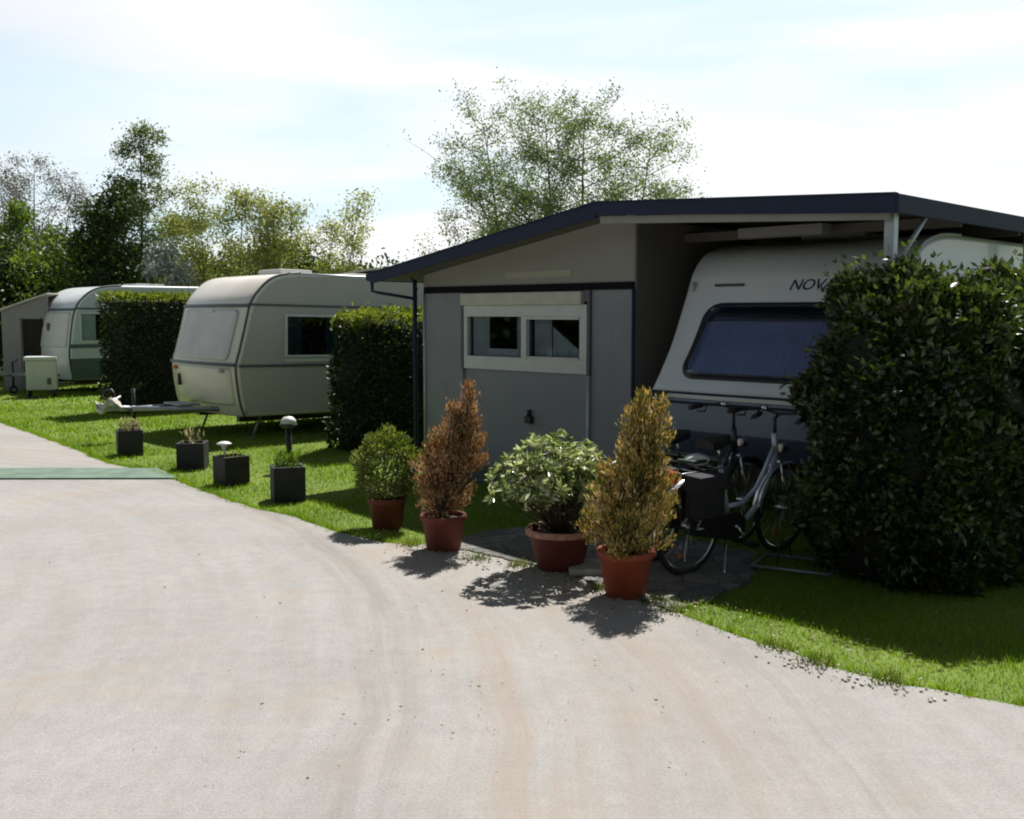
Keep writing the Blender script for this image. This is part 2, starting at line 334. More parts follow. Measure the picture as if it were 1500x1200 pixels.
col = mixc(1.0, base.outputs[0], fine_r.outputs[0], 'MULTIPLY')
mid_r = ramp([(0.3, (0.91,)*3), (0.7, (1.06,)*3)]); lk(noise(9, 6, 0.7), mid_r.inputs[0])
col = mixc(1.0, col, mid_r.outputs[0], 'MULTIPLY')
# pinkish dust patches
pk = ramp([(0.54, (0,)*3), (0.70, (1,)*3)]); lk(noise(1.3, 5, 0.55, 0.8), pk.inputs[0])
pf = t.nodes.new('ShaderNodeMath'); pf.operation = 'MULTIPLY'; pf.inputs[1].default_value = 0.55; lk(pk.outputs[0], pf.inputs[0])
col = mixc(pf.outputs[0], col, (0.32, 0.27, 0.225, 1))
# curved tracks: rings about a centre to the right of the bend
def circ(a, b, c3):
    ax, ay = a; bx, by = b; cx, cy = c3; d = 2*(ax*(by-cy)+bx*(cy-ay)+cx*(ay-by))
    ux = ((ax*ax+ay*ay)*(by-cy)+(bx*bx+by*by)*(cy-ay)+(cx*cx+cy*cy)*(ay-by))/d
    uy = ((ax*ax+ay*ay)*(cx-bx)+(bx*bx+by*by)*(ax-cx)+(cx*cx+cy*cy)*(bx-ax))/d
    return ux, uy, math.hypot(ax-ux, ay-uy)
gp = [ground(300, 720), ground(560, 890), ground(560, 1190)]
CX, CY, CR = circ(*[(q.x, q.y) for q in gp])
sx = t.nodes.new('ShaderNodeSeparateXYZ'); wv = nn('ShaderNodeVectorMath'); wv.operation = 'SUBTRACT'; wv.inputs[1].default_value = (CX, CY, 0); lk(c.outputs['Object'], wv.inputs[0])
ln = nn('ShaderNodeVectorMath'); ln.operation = 'LENGTH'; lk(wv.outputs[0], ln.inputs[0])
wob = t.nodes.new('ShaderNodeMath'); wob.operation = 'MULTIPLY_ADD'; wob.inputs[1].default_value = 0.35; lk(noise(0.5, 2), wob.inputs[0]); lk(ln.outputs['Value'], wob.inputs[2])
# streak texture constant along the arcs
cmb = t.nodes.new('ShaderNodeCombineXYZ'); an = t.nodes.new('ShaderNodeMath'); an.operation = 'ARCTAN2'; s2 = t.nodes.new('ShaderNodeSeparateXYZ'); lk(wv.outputs[0], s2.inputs[0]); lk(s2.outputs[0], an.inputs[0]); lk(s2.outputs[1], an.inputs[1])
sc_ = t.nodes.new('ShaderNodeMath'); sc_.operation = 'MULTIPLY'; sc_.inputs[1].default_value = 2.5; lk(an.outputs[0], sc_.inputs[0]); rs_ = t.nodes.new('ShaderNodeMath'); rs_.operation = 'MULTIPLY'; rs_.inputs[1].default_value = 6; lk(wob.outputs[0], rs_.inputs[0])
lk(rs_.outputs[0], cmb.inputs[0]); lk(sc_.outputs[0], cmb.inputs[1])
st = noise(1.0, 6, 0.7, 0.2, cmb.outputs[0])
for off, wid, strg, cl in ((0.10, 0.30, 0.55, (0.20, 0.185, 0.17, 1)), (0.75, 0.55, 0.75, (0.315, 0.25, 0.21, 1)), (1.55, 0.50, 0.55, (0.31, 0.25, 0.215, 1)), (2.0, 0.30, 0.45, (0.205, 0.195, 0.18, 1)), (3.4, 0.6, 0.35, (0.23, 0.215, 0.20, 1))):
    d1 = t.nodes.new('ShaderNodeMath'); d1.operation = 'SUBTRACT'; d1.inputs[1].default_value = CR+off; lk(wob.outputs[0], d1.inputs[0])
    d2 = t.nodes.new('ShaderNodeMath'); d2.operation = 'ABSOLUTE'; lk(d1.outputs[0], d2.inputs[0])
    d3 = nn('ShaderNodeMapRange'); d3.interpolation_type = 'SMOOTHSTEP'; d3.inputs[1].default_value = 0; d3.inputs[2].default_value = wid; d3.inputs[3].default_value = strg; d3.inputs[4].default_value = 0; lk(d2.outputs[0], d3.inputs[0])
    sr = ramp([(0.38, (0,)*3), (0.66, (1,)*3)]); lk(st, sr.inputs[0])
    mu = t.nodes.new('ShaderNodeMath'); mu.operation = 'MULTIPLY'; lk(d3.outputs[0], mu.inputs[0]); lk(sr.outputs[0], mu.inputs[1])
    col = mixc(mu.outputs[0], col, cl)
sr = ramp([(0.42, (1.0,)*3), (0.72, (0.90, 0.885, 0.87))]); lk(st, sr.inputs[0]); col = mixc(1.0, col, sr.outputs[0], 'MULTIPLY')
# dark specks
v = nn('ShaderNodeTexVoronoi', Scale=5.0); lk(c.outputs['Object'], v.inputs['Vector'])
vr = ramp([(0.03, (1,)*3), (0.09, (0,)*3)]); lk(v.outputs['Distance'], vr.inputs[0])
vm = ramp([(0.52, (0,)*3), (0.62, (0.5,)*3)]); lk(noise(1.9, 3), vm.inputs[0])
mu = t.nodes.new('ShaderNodeMath'); mu.operation = 'MULTIPLY'; lk(vr.outputs[0], mu.inputs[0]); lk(vm.outputs[0], mu.inputs[1])
col = mixc(mu.outputs[0], col, (0.16, 0.15, 0.14, 1))
lk(col, p.inputs['Base Color']); p.inputs['Roughness'].default_value = 0.9; p.inputs['Specular IOR Level'].default_value = 0.25
bp = nn('ShaderNodeBump', Strength=0.55, Distance=0.008); lk(noise(120, 5, 0.7), bp.inputs['Height']); lk(bp.outputs[0], p.inputs['Normal'])
bm = bmesh.new(); top = [bm.verts.new((x, y, 0.012)) for x, y in road_poly]; f = bm.faces.new(top)
e = bmesh.ops.extrude_face_region(bm, geom=[f]); 
for q in e['geom']:
    if isinstance(q, bmesh.types.BMVert): q.co.z = 0.012
for q in top: q.co.z = -0.02
bmesh.ops.triangulate(bm, faces=bm.faces); bmesh.ops.recalc_face_normals(bm, faces=bm.faces)
me = bpy.data.meshes.new('road'); bm.to_mesh(me); bm.free(); tag(link('road', me, rm), kind='structure')

# flagstone paving patch by the pots
pm, t, p = newmat('flagstones'); lk = t.links.new
c = nn('ShaderNodeTexCoord')
v = nn('ShaderNodeTexVoronoi', Scale=4.6, Randomness=0.9); v.feature = 'DISTANCE_TO_EDGE'; lk(c.outputs['Object'], v.inputs['Vector'])
v2 = nn('ShaderNodeTexVoronoi', Scale=4.6, Randomness=0.9); lk(c.outputs['Object'], v2.inputs['Vector'])
jr = ramp([(0.005, (0.35,)*3), (0.05, (1,)*3)]); lk(v.outputs['Distance'], jr.inputs[0])
hs = nn('ShaderNodeSeparateXYZ'); lk(v2.outputs['Color'], hs.inputs[0])
cr = ramp([(0.0, (0.10, 0.10, 0.10)), (0.5, (0.15, 0.145, 0.14)), (1.0, (0.21, 0.195, 0.18))]); lk(hs.outputs[0], cr.inputs[0])
nr = ramp([(0.3, (0.7,)*3), (0.7, (1.2,)*3)]); lk(noise(14, 7, 0.7), nr.inputs[0])
cc1 = mixc(1.0, cr.outputs[0], nr.outputs[0], 'MULTIPLY'); cc2 = mixc(jr.outputs[0], (0.06, 0.055, 0.04, 1), cc1)
lk(cc2, p.inputs['Base Color']); p.inputs['Roughness'].default_value = 0.85
bp = nn('ShaderNodeBump', Strength=0.9, Distance=0.015); lk(jr.outputs[0], bp.inputs['Height']); lk(bp.outputs[0], p.inputs['Normal'])
pave_px = [(662, 800), (705, 781), (790, 773), (900, 787), (1000, 793), (1112, 813), (1097, 856), (1040, 880), (985, 899), (940, 882), (880, 862), (820, 840), (760, 826), (700, 812), (672, 808)]
pp = [ground(*q) for q in pave_px]
pts = []
for a, b in zip(pp, pp[1:]+pp[:1]):
    for i in range(8): q = a.lerp(b, i/8); pts.append((q.x+rr.uniform(-.025, .025), q.y+rr.uniform(-.025, .025)))
g = MB(); g.prism(pts, 0.0, 0.022, 'z'); bmesh.ops.triangulate(g.bm, faces=g.bm.faces); tag(g.build('paving', pm), kind='structure')
pave_poly = pts
# green strip across the road
a, b, c_, d = ground(-60, 688), ground(232, 689), ground(262, 704), ground(-60, 707)
q0 = [(-14, a.y), (b.x, b.y), (c_.x, c_.y), (-14, d.y)]
g = MB(); g.prism(q0, 0.006, 0.030, 'z')
bmesh.ops.bevel(g.bm, geom=[e for e in g.bm.edges if all(v.co.z > 0.02 for v in e.verts)], offset=0.012, segments=2, affect='EDGES')
tag(g.build('cable_ramp', M['mat_green']), 'low flat green strip laid straight across the pale road', 'road strip')

# ------------------------------------------------------------------ grass blades
def blades(X, Y, h, wd):
    n = len(X); ang = RNG.uniform(0, 2*math.pi, n); lean = RNG.normal(0, 0.45, (n, 2))*h[:, None]
    a = np.stack([np.cos(ang)*wd/2, np.sin(ang)*wd/2], 1)
    V = np.zeros((n, 3, 3)); V[:, 0, 0] = X-a[:, 0]; V[:, 0, 1] = Y-a[:, 1]; V[:, 1, 0] = X+a[:, 0]; V[:, 1, 1] = Y+a[:, 1]
    V[:, 2, 0] = X+lean[:, 0]; V[:, 2, 1] = Y+lean[:, 1]; V[:, 2, 2] = h; V[:, :2, 2] = -0.003
    return V
parts = []
def sow(x0, x1, y0, y1, dens, h, wd):
    n = int((x1-x0)*(y1-y0)*dens); X = RNG.uniform(x0, x1, n); Y = RNG.uniform(y0, y1, n)
    keep = ~inside(X, Y, road_poly) & ~inside(X, Y, pave_poly) & (np.abs(X) < 0.56*Y+0.6)
    X, Y = X[keep], Y[keep]
    hh = h*RNG.uniform(0.5, 1.15, len(X))*(1+0.35*np.sin(X*3.1+np.sin(Y*2.3)*2))
    parts.append(blades(X, Y, hh, wd*RNG.uniform(0.6, 1.3, len(X))))
sow(0.9, 5.5, 3.8, 7.2, 5200, 0.038, 0.0055)
sow(-5, 5.0, 7.2, 10.0, 2600, 0.036, 0.008)
sow(-6.5, 1.0, 10.0, 14.5, 1300, 0.038, 0.012)
sow(-10, -1, 14.5, 20, 600, 0.045, 0.02)
sow(-16, -3, 20, 30, 170, 0.055, 0.035)
V = np.concatenate(parts); n = len(V)
tag(npmesh('grass', V.reshape(-1, 3), np.arange(n*3).reshape(-1, 3), F['grass']), 'bright green mown grass growing beside the road', 'grass', kind='stuff')
# longer tufts along the road edge
ex = []
for (x0, y0), (x1, y1) in zip(fine[:-1], fine[1:]):
    if 3.5 < y0 < 24 and not (0.0 < x0 < 1.7 and y0 > 6.3 and y0 < 9): ex.append((x0, y0))
ex = np.array(ex); idx = RNG.integers(0, len(ex), 14000); E = ex[idx]+RNG.normal(0, 0.028, (14000, 2))+np.array([0.02, 0.02])
V = blades(E[:, 0], E[:, 1], RNG.uniform(0.02, 0.055, len(E)), np.full(len(E), 0.008)); n = len(V)
tag(npmesh('edge_grass', V.reshape(-1, 3), np.arange(n*3).reshape(-1, 3), F['grass']), 'ragged longer grass along the verge of the road', 'grass', kind='stuff')
# gravel crumbs along the edge / by the pots
def gravel(name, cen, sd, n, smin, smax, label):
    cen = np.array(cen); P = cen[RNG.integers(0, len(cen), n)]+RNG.normal(0, sd, (n, 2))
    base = np.array([[1, 0, 0], [-1, 0, 0], [0, 1, 0], [0, -1, 0], [0, 0, 0.7], [0, 0, -0.7]], float)
    tri = np.array([[0, 2, 4], [2, 1, 4], [1, 3, 4], [3, 0, 4], [2, 0, 5], [1, 2, 5], [3, 1, 5], [0, 3, 5]])
    s = RNG.uniform(smin, smax, (n, 1, 1)); V = base[None]*s*(1+RNG.normal(0, 0.25, (n, 6, 3)))
    V[:, :, 0] += P[:, 0:1]; V[:, :, 1] += P[:, 1:2]; V[:, :, 2] += 0.018
    T = (np.arange(n)[:, None, None]*6+tri[None]).reshape(-1, 3)
    tag(npmesh(name, V.reshape(-1, 3), T, M['stone']), label, 'gravel', kind='stuff')
def gx(l): return [(ground(*q).x, ground(*q).y) for q in l]
gravel('edge_gravel', gx([(700, 825), (740, 835), (800, 848), (860, 862), (990, 895), (1010, 880), (1140, 962), (1190, 982), (1240, 993), (1290, 1006), (670, 815), (650, 812), (1350, 1018), (1180, 978)]), 0.07, 380, 0.003, 0.011, 'loose pale gravel and crumbs along the lawn edge')
gravel('road_grit', gx([(350, 1000), (350, 900), (600, 1000), (580, 1060), (560, 900), (760, 1010), (300, 1100), (700, 1100), (1000, 1060), (150, 950)]), 0.5, 90, 0.002, 0.005, 'sparse dark grit scattered on the road')

def litter(name, cen, sd, n, m, label, L_=0.03):
    cen = np.array(cen); P = np.zeros((n, 3)); P[:, :2] = cen[RNG.integers(0, len(cen), n)]+RNG.normal(0, sd, (n, 2)); P[:, 2] = 0.03
    D = RNG.normal(0, 1, (n, 3)); D[:, 2] *= 0.15
    return tag(leaves(name, P, D, L_*RNG.uniform(.5, 1.2, n), L_*0.45, m), label, 'leaf litter', kind='stuff')
litter('leaf_litter', gx([(560, 790), (640, 815), (700, 825), (800, 850), (900, 880), (960, 890), (1050, 900), (1150, 930), (1250, 960), (850, 870)]), 0.16, 420, F['dry'], 'scattered dry leaves fallen around the pots and verge')
litter('road_litter', gx([(350, 860), (560, 880), (620, 1000), (760, 1010), (900, 960), (250, 800), (1000, 1000), (500, 1100)]), 0.55, 70, F['dry'], 'a few dry leaf scraps blown over the road', 0.022)
wd = np.array(gx([(700, 822), (760, 832), (880, 865), (985, 897), (960, 885), (1140, 952), (1200, 975), (600, 801), (640, 806), (1300, 1001)]))
E = wd[RNG.integers(0, len(wd), 900)]+RNG.normal(0, 0.045, (900, 2)); V = blades(E[:, 0], E[:, 1], RNG.uniform(0.03, 0.075, 900), np.full(900, 0.009)); V[:, :, 2] += 0.01
tag(npmesh('verge_weeds', V.reshape(-1, 3), np.arange(2700).reshape(-1, 3), F['box']), 'small weeds sprouting between stones at the road edge', 'weeds', kind='stuff')
# ------------------------------------------------------------------ caravans
def catmull(pts, k=6):
    o = []; n = len(pts)
    for i in range(n-1):
        p0 = pts[max(i-1, 0)]; p1 = pts[i]; p2 = pts[i+1]; p3 = pts[min(i+2, n-1)]
        for j in range(k):
            u = j/k
            o.append(tuple(0.5*((2*p1[a])+(-p0[a]+p2[a])*u+(2*p0[a]-5*p1[a]+4*p2[a]-p3[a])*u*u+(-p0[a]+3*p1[a]-3*p2[a]+p3[a])*u**3) for a in (0, 1)))
    o.append(pts[-1]); return o
class Front:
    """surface of a caravan's bowed front; t = height along the profile, y across"""
    def __init__(s, prof, width, bow):
        s.p = catmull(prof); s.w = width; s.bow = bow
    def at_z(s, z):
        for (a, za), (b, zb) in zip(s.p[:-1], s.p[1:]):
            if za <= z <= zb: u = (z-za)/max(zb-za, 1e-6); return a+(b-a)*u, Vector((b-a, 0, zb-za)).normalized()
        return s.p[-1][0], Vector((1, 0, 0))
    def bowx(s, y, x):
        q = 2*y/s.w-1; return s.bow*(q*q)*max(0, 1-max(x, 0)/1.2)
    def pt(s, y, z, off=0.0):
        x, tg = s.at_z(z); nrm = Vector((-tg.z, 0, tg.x))
        return Vector((x+s.bowx(y, x), y, z))+nrm*off
def make_body(fr, length, zbot, m_front, m_side, parent, name='body'):
    prof = list(fr.p); zt = prof[-1][1]
    rear = [(length-0.35, zt), (length-0.12, zt-0.08), (length-0.02, zt-0.3), (length, 1.0), (length-0.06, zbot)]
    rear = catmull([prof[-1], *rear], 5)[1:]
    prof = prof+rear; n = len(prof)
    # inward normals
    nr = []
    for i in range(n):
        a = Vector(prof[i-1]); b = Vector(prof[(i+1) % n]); d = (b-a).normalized(); nr.append(Vector((d.y, -d.x)))
    W = fr.w; ys = [0, 0.006, 0.02, 0.05] + [W*k/12 for k in range(1, 12)] + [W-0.05, W-0.02, W-0.006, W]
    ins = [0.05, 0.028, 0.010, 0.0]+[0]*11+[0, 0.010, 0.028, 0.05]
    bm = bmesh.new(); rows = []
    for y, q in zip(ys, ins):
        rows.append([bm.verts.new((prof[i][0]+nr[i].x*q+(fr.bowx(y, prof[i][0]) if i < len(fr.p) else 0), y, prof[i][1]+nr[i].y*q)) for i in range(n)])
    for A, B in zip(rows[:-1], rows[1:]):
        for i in range(n):
            j = (i+1) % n; f = bm.faces.new((A[i], A[j], B[j], B[i])); f.smooth = i != n-1; f.material_index = 0
    fcap = [bm.faces.new(rows[0]), bm.faces.new(list(reversed(rows[-1])))]
    for f in fcap: f.material_index = 1
    r_t = bmesh.ops.triangulate(bm, faces=fcap, ngon_method='EAR_CLIP')
    for f in r_t['faces']: f.material_index = 1; f.smooth = False
    bmesh.ops.recalc_face_normals(bm, faces=bm.faces)
    me = bpy.data.meshes.new(name); bm.to_mesh(me); bm.free()
    return link(name, me, [m_front, m_side], parent)
def front_patch(fr, name, m, parent, y0, y1, z0, z1, off=0.012, rad=0.06, th=0.008, rows=22, slant=(0, 0)):
    """panel with rounded corners following the bowed, raked front; slant widens the bottom corners"""
    bm = bmesh.new(); R_ = []
    zs = [z0+(z1-z0)*k/rows for k in range(rows+1)]
    for z in zs:
        e = min(z-z0, z1-z); ins = rad-math.sqrt(max(0, rad*rad-(rad-min(e, rad))**2)) if e < rad else 0
        u = (z1-z)/(z1-z0); a = y0+ins-slant[0]*u; b = y1-ins+slant[1]*u
        R_.append([(fr.pt(a+(b-a)*k/14, z, off), fr.pt(a+(b-a)*k/14, z, off-th)) for k in range(15)])
    F_ = [[bm.verts.new(q[0]) for q in r] for r in R_]; B_ = [[bm.verts.new(q[1]) for q in r] for r in R_]
    for G, fl in ((F_, 0), (B_, 1)):
        for i in range(rows):
            for k in range(14):
                f = bm.faces.new((G[i][k], G[i][k+1], G[i+1][k+1], G[i+1][k])); f.smooth = True
    for k in range(14):
        bm.faces.new((F_[0][k], B_[0][k], B_[0][k+1], F_[0][k+1])); bm.faces.new((F_[-1][k], F_[-1][k+1], B_[-1][k+1], B_[-1][k]))
    for i in range(rows):
        bm.faces.new((F_[i][0], F_[i+1][0], B_[i+1][0], B_[i][0])); bm.faces.new((F_[i][-1], B_[i][-1], B_[i+1][-1], F_[i+1][-1]))
    bmesh.ops.recalc_face_normals(bm, faces=bm.faces)
    me = bpy.data.meshes.new(name); bm.to_mesh(me); bm.free(); return link(name, me, m, parent)
def front_strip(fr, mb, z, h, off=0.02, y0=0.03, y1=None):
    y1 = fr.w-0.03 if y1 is None else y1
    pts = [(fr.pt(y0+(y1-y0)*k/16, z, off), fr.pt(y0+(y1-y0)*k/16, z+h, off), fr.pt(y0+(y1-y0)*k/16, z+h, -0.01), fr.pt(y0+(y1-y0)*k/16, z, -0.01)) for k in range(17)]
    V = [[mb.bm.verts.new(q) for q in r] for r in pts]
    for A, B in zip(V[:-1], V[1:]):
        for j in range(4): mb.bm.faces.new((A[j], A[(j+1) % 4], B[(j+1) % 4], B[j]))
    mb.bm.faces.new(V[0]); mb.bm.faces.new(list(reversed(V[-1])))
def edge_trim(fr, mb, r=0.014, y=0.02):
    mb.tube([fr.pt(y, z, 0.0) for _, z in fr.p], r, 6)
def wheel(x, y, r, parent, dz=0.0):
    wo = MB().tube([(x+(r-0.09)*math.cos(a), y, r+(r-0.09)*math.sin(a)) for a in [2*math.pi*k/28 for k in range(28)]], 0.088, 10, closed=True).build('wheel', M['rubber'], parent)
    g = MB(); n = 24
    for yy in (y-0.05,): g.tube([(x, yy-0.02, r), (x, yy+0.1, r)], r-0.15, n)
    g.tube([(x, y-0.09, r), (x, y, r)], 0.05, 12)
    g.build('rim', M['galv'], wo); wo.location.z = dz
def side_window(parent, s0, s1, z0, z1, glass, curtain, split=True, y=0.0):
    g = MB(); e = 0.035
    g.box(s0-e, s1+e, y-0.022, y+0.01, z0-e, z0, 0.004).box(s0-e, s1+e, y-0.022, y+0.01, z1, z1+e, 0.004)
    g.box(s0-e, s0, y-0.020, y+0.01, z0, z1).box(s1, s1+e, y-0.020, y+0.01, z0, z1)
    fr_ = g.build('window', M['frame'], parent)
    MB().box(s0+0.001, s1-0.001, y-0.003, y+0.002, z0+0.001, z1-0.001).build('window_recess', M['interior'], fr_)
    # curtains either side, pleated
    segs = 26
    for a, b in ((s0+0.002, s0+(s1-s0)*0.28), (s1-(s1-s0)*0.22, s1-0.002)):
        bm = bmesh.new(); vs = [(bm.verts.new((a+(b-a)*k/segs, y-0.008+0.003*math.sin(k*1.4), z0+0.004)), bm.verts.new((a+(b-a)*k/segs, y-0.008+0.003*math.sin(k*1.4+0.3), z1-0.004))) for k in range(segs+1)]
        for p_, q_ in zip(vs[:-1], vs[1:]): bm.faces.new((p_[0], q_[0], q_[1], p_[1]))
        me = bpy.data.meshes.new('curtain'); bm.to_mesh(me); bm.free(); link('curtain', me, curtain, fr_)
    MB().box(s0, s1, y-0.016, y-0.013, z0, z1).build('pane', glass, fr_)
    return fr_
def towbar(parent, w, reach, hitch_m, cover=True):
    g = MB(); yc = w/2
    for sgn in (-1, 1):
        g.tube([(0.3, yc+sgn*0.55, 0.42), (-reach+0.25, yc+sgn*0.03, 0.44)], 0.035, 8)
    g.tube([(-reach+0.3, yc, 0.44), (-reach-0.02, yc, 0.46)], 0.04, 8)
    tb = g.build('tow_bar', M['galv'], parent)
    g = MB(); g.box(-reach-0.20, -reach+0.05, yc-0.05, yc+0.05, 0.42, 0.53, 0.02); g.tube([(-reach-0.12, yc, 0.50), (-reach+0.10, yc, 0.62)], 0.018, 8)
    g.build('hitch', hitch_m, tb)
    g = MB(); x = -reach+0.32; g.tube([(x, yc+0.1, 0.16), (x, yc+0.1, 0.72)], 0.025, 10); g.tube([(x, yc+0.1, 0.72), (x+0.10, yc+0.1, 0.74), (x+0.10, yc+0.1, 0.80)], 0.012, 8)
    g.tube([(x+0.07*math.cos(a), yc+0.1, 0.10+0.07*math.sin(a)) for a in [2*math.pi*k/16 for k in range(16)]], 0.028, 8, closed=True)
    g.tube([(x-0.0, yc+0.1, 0.18), (x, yc+0.14, 0.10)], 0.014, 6)
    g.build('jockey_wheel', M['darkmetal'], tb)
    return tb

# ---- middle caravan (cream, older)
A2 = R(41)
O2 = ground(358, 642); O2 = Vector((-3.96, 14.35, 0))
car = thing('caravan', 'cream older caravan with covered front window parked between two clipped hedges', 'caravan', O2, 0, 'caravans parked along the road', rot=(0, R(1.0), A2))
prof2 = [(0.10, 0.34), (0.02, 0.55), (-0.03, 0.85), (-0.04, 1.08), (0.02, 1.30), (0.09, 1.54), (0.15, 1.76), (0.20, 1.93), (0.31, 2.10), (0.54, 2.30), (0.78, 2.385), (1.1, 2.42)]
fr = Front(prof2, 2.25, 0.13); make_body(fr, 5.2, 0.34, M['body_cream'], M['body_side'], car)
for z_, h_, o_ in ((1.055, 0.045, 0.03), (1.90, 0.04, 0.022)):
    g = MB(); front_strip(fr, g, z_, h_, o_); g.build('front_moulding', M['trim'], car)
MB().box(0.12, 5.1, -0.016, 0.02, 1.05, 1.085).build('side_moulding', M['trim'], car); MB().box(0.26, 5.1, -0.016, 0.02, 1.925, 1.955).build('side_moulding', M['trim'], car)
g = MB(); edge_trim(fr, g, 0.017, 0.02); g.build('edge_trim', M['trim'], car)
g = MB(); g.tube([(x, 0.02, 2.40) for x in (0.9, 2, 3.5, 5.0)], 0.02, 6); g.build('gutter_rail', M['alu'], car)
cv = front_patch(fr, 'window_cover', M['cover'], car, 0.22, 1.93, 1.14, 1.86, 0.025, 0.05, 0.012, slant=(0.0, 0.0))
side_window(car, 0.88, 1.70, 1.22, 1.78, M['glass_green'], M['curtain_w'])
g = MB(); g.box(0.84, 1.74, -0.014, 0.0, 1.12, 1.17, 0.004); g.build('window_ledge', M['frame'], car)
gp_ = front_patch(fr, 'gas_locker_door', M['body_cream'], car, 0.12, 2.03, 0.50, 1.03, 0.012, 0.05, 0.006)
g = MB(); a = fr.pt(1.72, 0.80, 0.03); g.box(a.x-0.02, a.x+0.02, 1.69, 1.75, 0.72, 0.90, 0.01); g.build('handle', M['black'], gp_)
g = MB(); a = fr.pt(1.0, 1.84, 0.03); g.box(a.x-0.015, a.x+0.03, 0.85, 1.25, 1.82, 1.86, 0.008); g.build('grab_handle', M['frame'], car)
for yy in (0.30, 1.85):
    g = MB(); a = fr.pt(yy, 0.99, 0.02); g.tube([a+Vector((-0.01, -0.05, 0)), a+Vector((-0.01, 0.05, 0))], 0.03, 10); g.build('marker_light', M['orange' if yy > 1 else 'palecloth'], car)
g = MB(); g.box(1.1, 1.65, 0.6, 1.3, 2.41, 2.50, 0.03); g.build('roof_light', M['white'], car)
g = MB(); g.box(2.4, 2.9, 0.7, 1.3, 2.41, 2.49, 0.03); g.build('roof_vent', M['white'], car)
g = MB(); g.box(0.3, 5.0, 0.35, 0.45, 0.24, 0.34).box(0.3, 5.0, 1.7, 1.8, 0.24, 0.34).tube([(2.9, 0.1, 0.3), (2.9, 2.05, 0.3)], 0.035, 8); g.build('chassis', M['darkmetal'], car)
wheel(2.9, 0.14, 0.31, car); wheel(2.9, 2.0, 0.31, car)
for x, y in ((0.55, 0.2), (0.55, 1.9), (4.7, 0.2), (4.7, 1.9)):
    g = MB(); g.tube([(x, y, 0.34), (x-0.12, y, 0.03)], 0.02, 8); g.box(x-0.2, x-0.06, y-0.06, y+0.06, 0.0, 0.03); g.build('corner_steady', M['galv'], car)
towbar(car, 2.15, 1.25, M['galv'])
g = MB(); g.box(-0.42, -0.10, 0.78, 1.35, 0.47, 0.50, 0.01); g.build('hitch_step', M['galv'], car)

# ---- far left caravan (white and blue-grey) with green skirt
A3 = R(43)
O3 = Vector((-9.92, 22.8, 0))
c3 = thing('caravan', 'white and blue-grey caravan with green skirt, farthest of the caravans at the left', 'caravan', O3, A3, 'caravans parked along the road')
prof3 = [(0.05, 0.32), (0.0, 0.6), (-0.02, 0.9), (0.0, 1.15), (0.05, 1.5), (0.10, 1.75), (0.18, 1.95), (0.32, 2.14), (0.58, 2.33), (0.9, 2.42), (1.3, 2.45)]
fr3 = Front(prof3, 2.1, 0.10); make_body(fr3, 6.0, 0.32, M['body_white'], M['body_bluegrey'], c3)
g = MB(); front_strip(fr3, g, 1.87, 0.05, 0.022); g.build('front_moulding', M['trim'], c3)
g = MB(); g.box(0.25, 5.9, -0.016, 0.02, 1.90, 1.94); g.build('side_moulding', M['trim'], c3)
g = MB(); edge_trim(fr3, g, 0.02, 0.02); g.build('edge_trim', M['trim'], c3)
g = MB(); g.box(0.10, 5.9, -0.012, 0.01, 0.34, 0.80); g.build('green_skirt', M['body_green'], c3)
g = MB(); g.box(0.07, 1.5, -0.014, 0.01, 1.04, 1.12); g.build('blue_band', M['trim'], c3)
side_window(c3, 0.35, 1.5, 1.20, 1.80, M['glass'], M['curtain_w'])
cv = front_patch(fr3, 'window_cover', M['white'], c3, 0.12, 1.95, 1.05, 1.83, 0.02, 0.04, 0.01)
g = MB(); a = fr3.pt(1.12, 1.52, 0.04)
for k in range(6): g.box(a.x-0.012, a.x+0.0, 1.06+0.02*k, 1.075+0.02*k, 1.44, 1.57)
g.box(a.x-0.006, a.x+0.02, 1.03, 1.2, 1.42, 1.59, 0.01); g.build('round_vent', M['trim'], c3)
g = MB(); g.box(1.9, 2.6, 0.6, 1.4, 2.44, 2.52, 0.03); g.build('roof_light', M['white'], c3)
g = MB(); g.box(0.3, 5.8, 0.35, 0.45, 0.2, 0.32).box(0.3, 5.8, 1.65, 1.75, 0.2, 0.32); g.build('chassis', M['darkmetal'], c3)
wheel(3.2, 0.14, 0.31, c3); wheel(3.2, 1.95, 0.31, c3)
towbar(c3, 2.1, 1.1, M['galv'])
p_ = atY(62, 566, 22.3)
g = thing('storage_box', 'white lidded box standing in front of the farthest white caravan', 'box', (p_.x, 22.3, 0), R(20))
MB().box(-0.30, 0.30, -0.25, 0.25, 0.16, 0.80, 0.03).build('container', M['frame'], g)
MB().box(-0.33, 0.33, -0.28, 0.28, 0.803, 0.88, 0.025).build('lid', M['frame'], g)
MB().box(0.12, 0.2, -0.262, -0.252, 0.28, 0.42).build('latch', M['trim'], g)
for sx_ in (-0.25, 0.25):
    for sy_ in (-0.2, 0.2): MB().tube([(sx_, sy_, 0), (sx_, sy_, 0.16)], 0.03, 8).build('foot', M['black'], g)

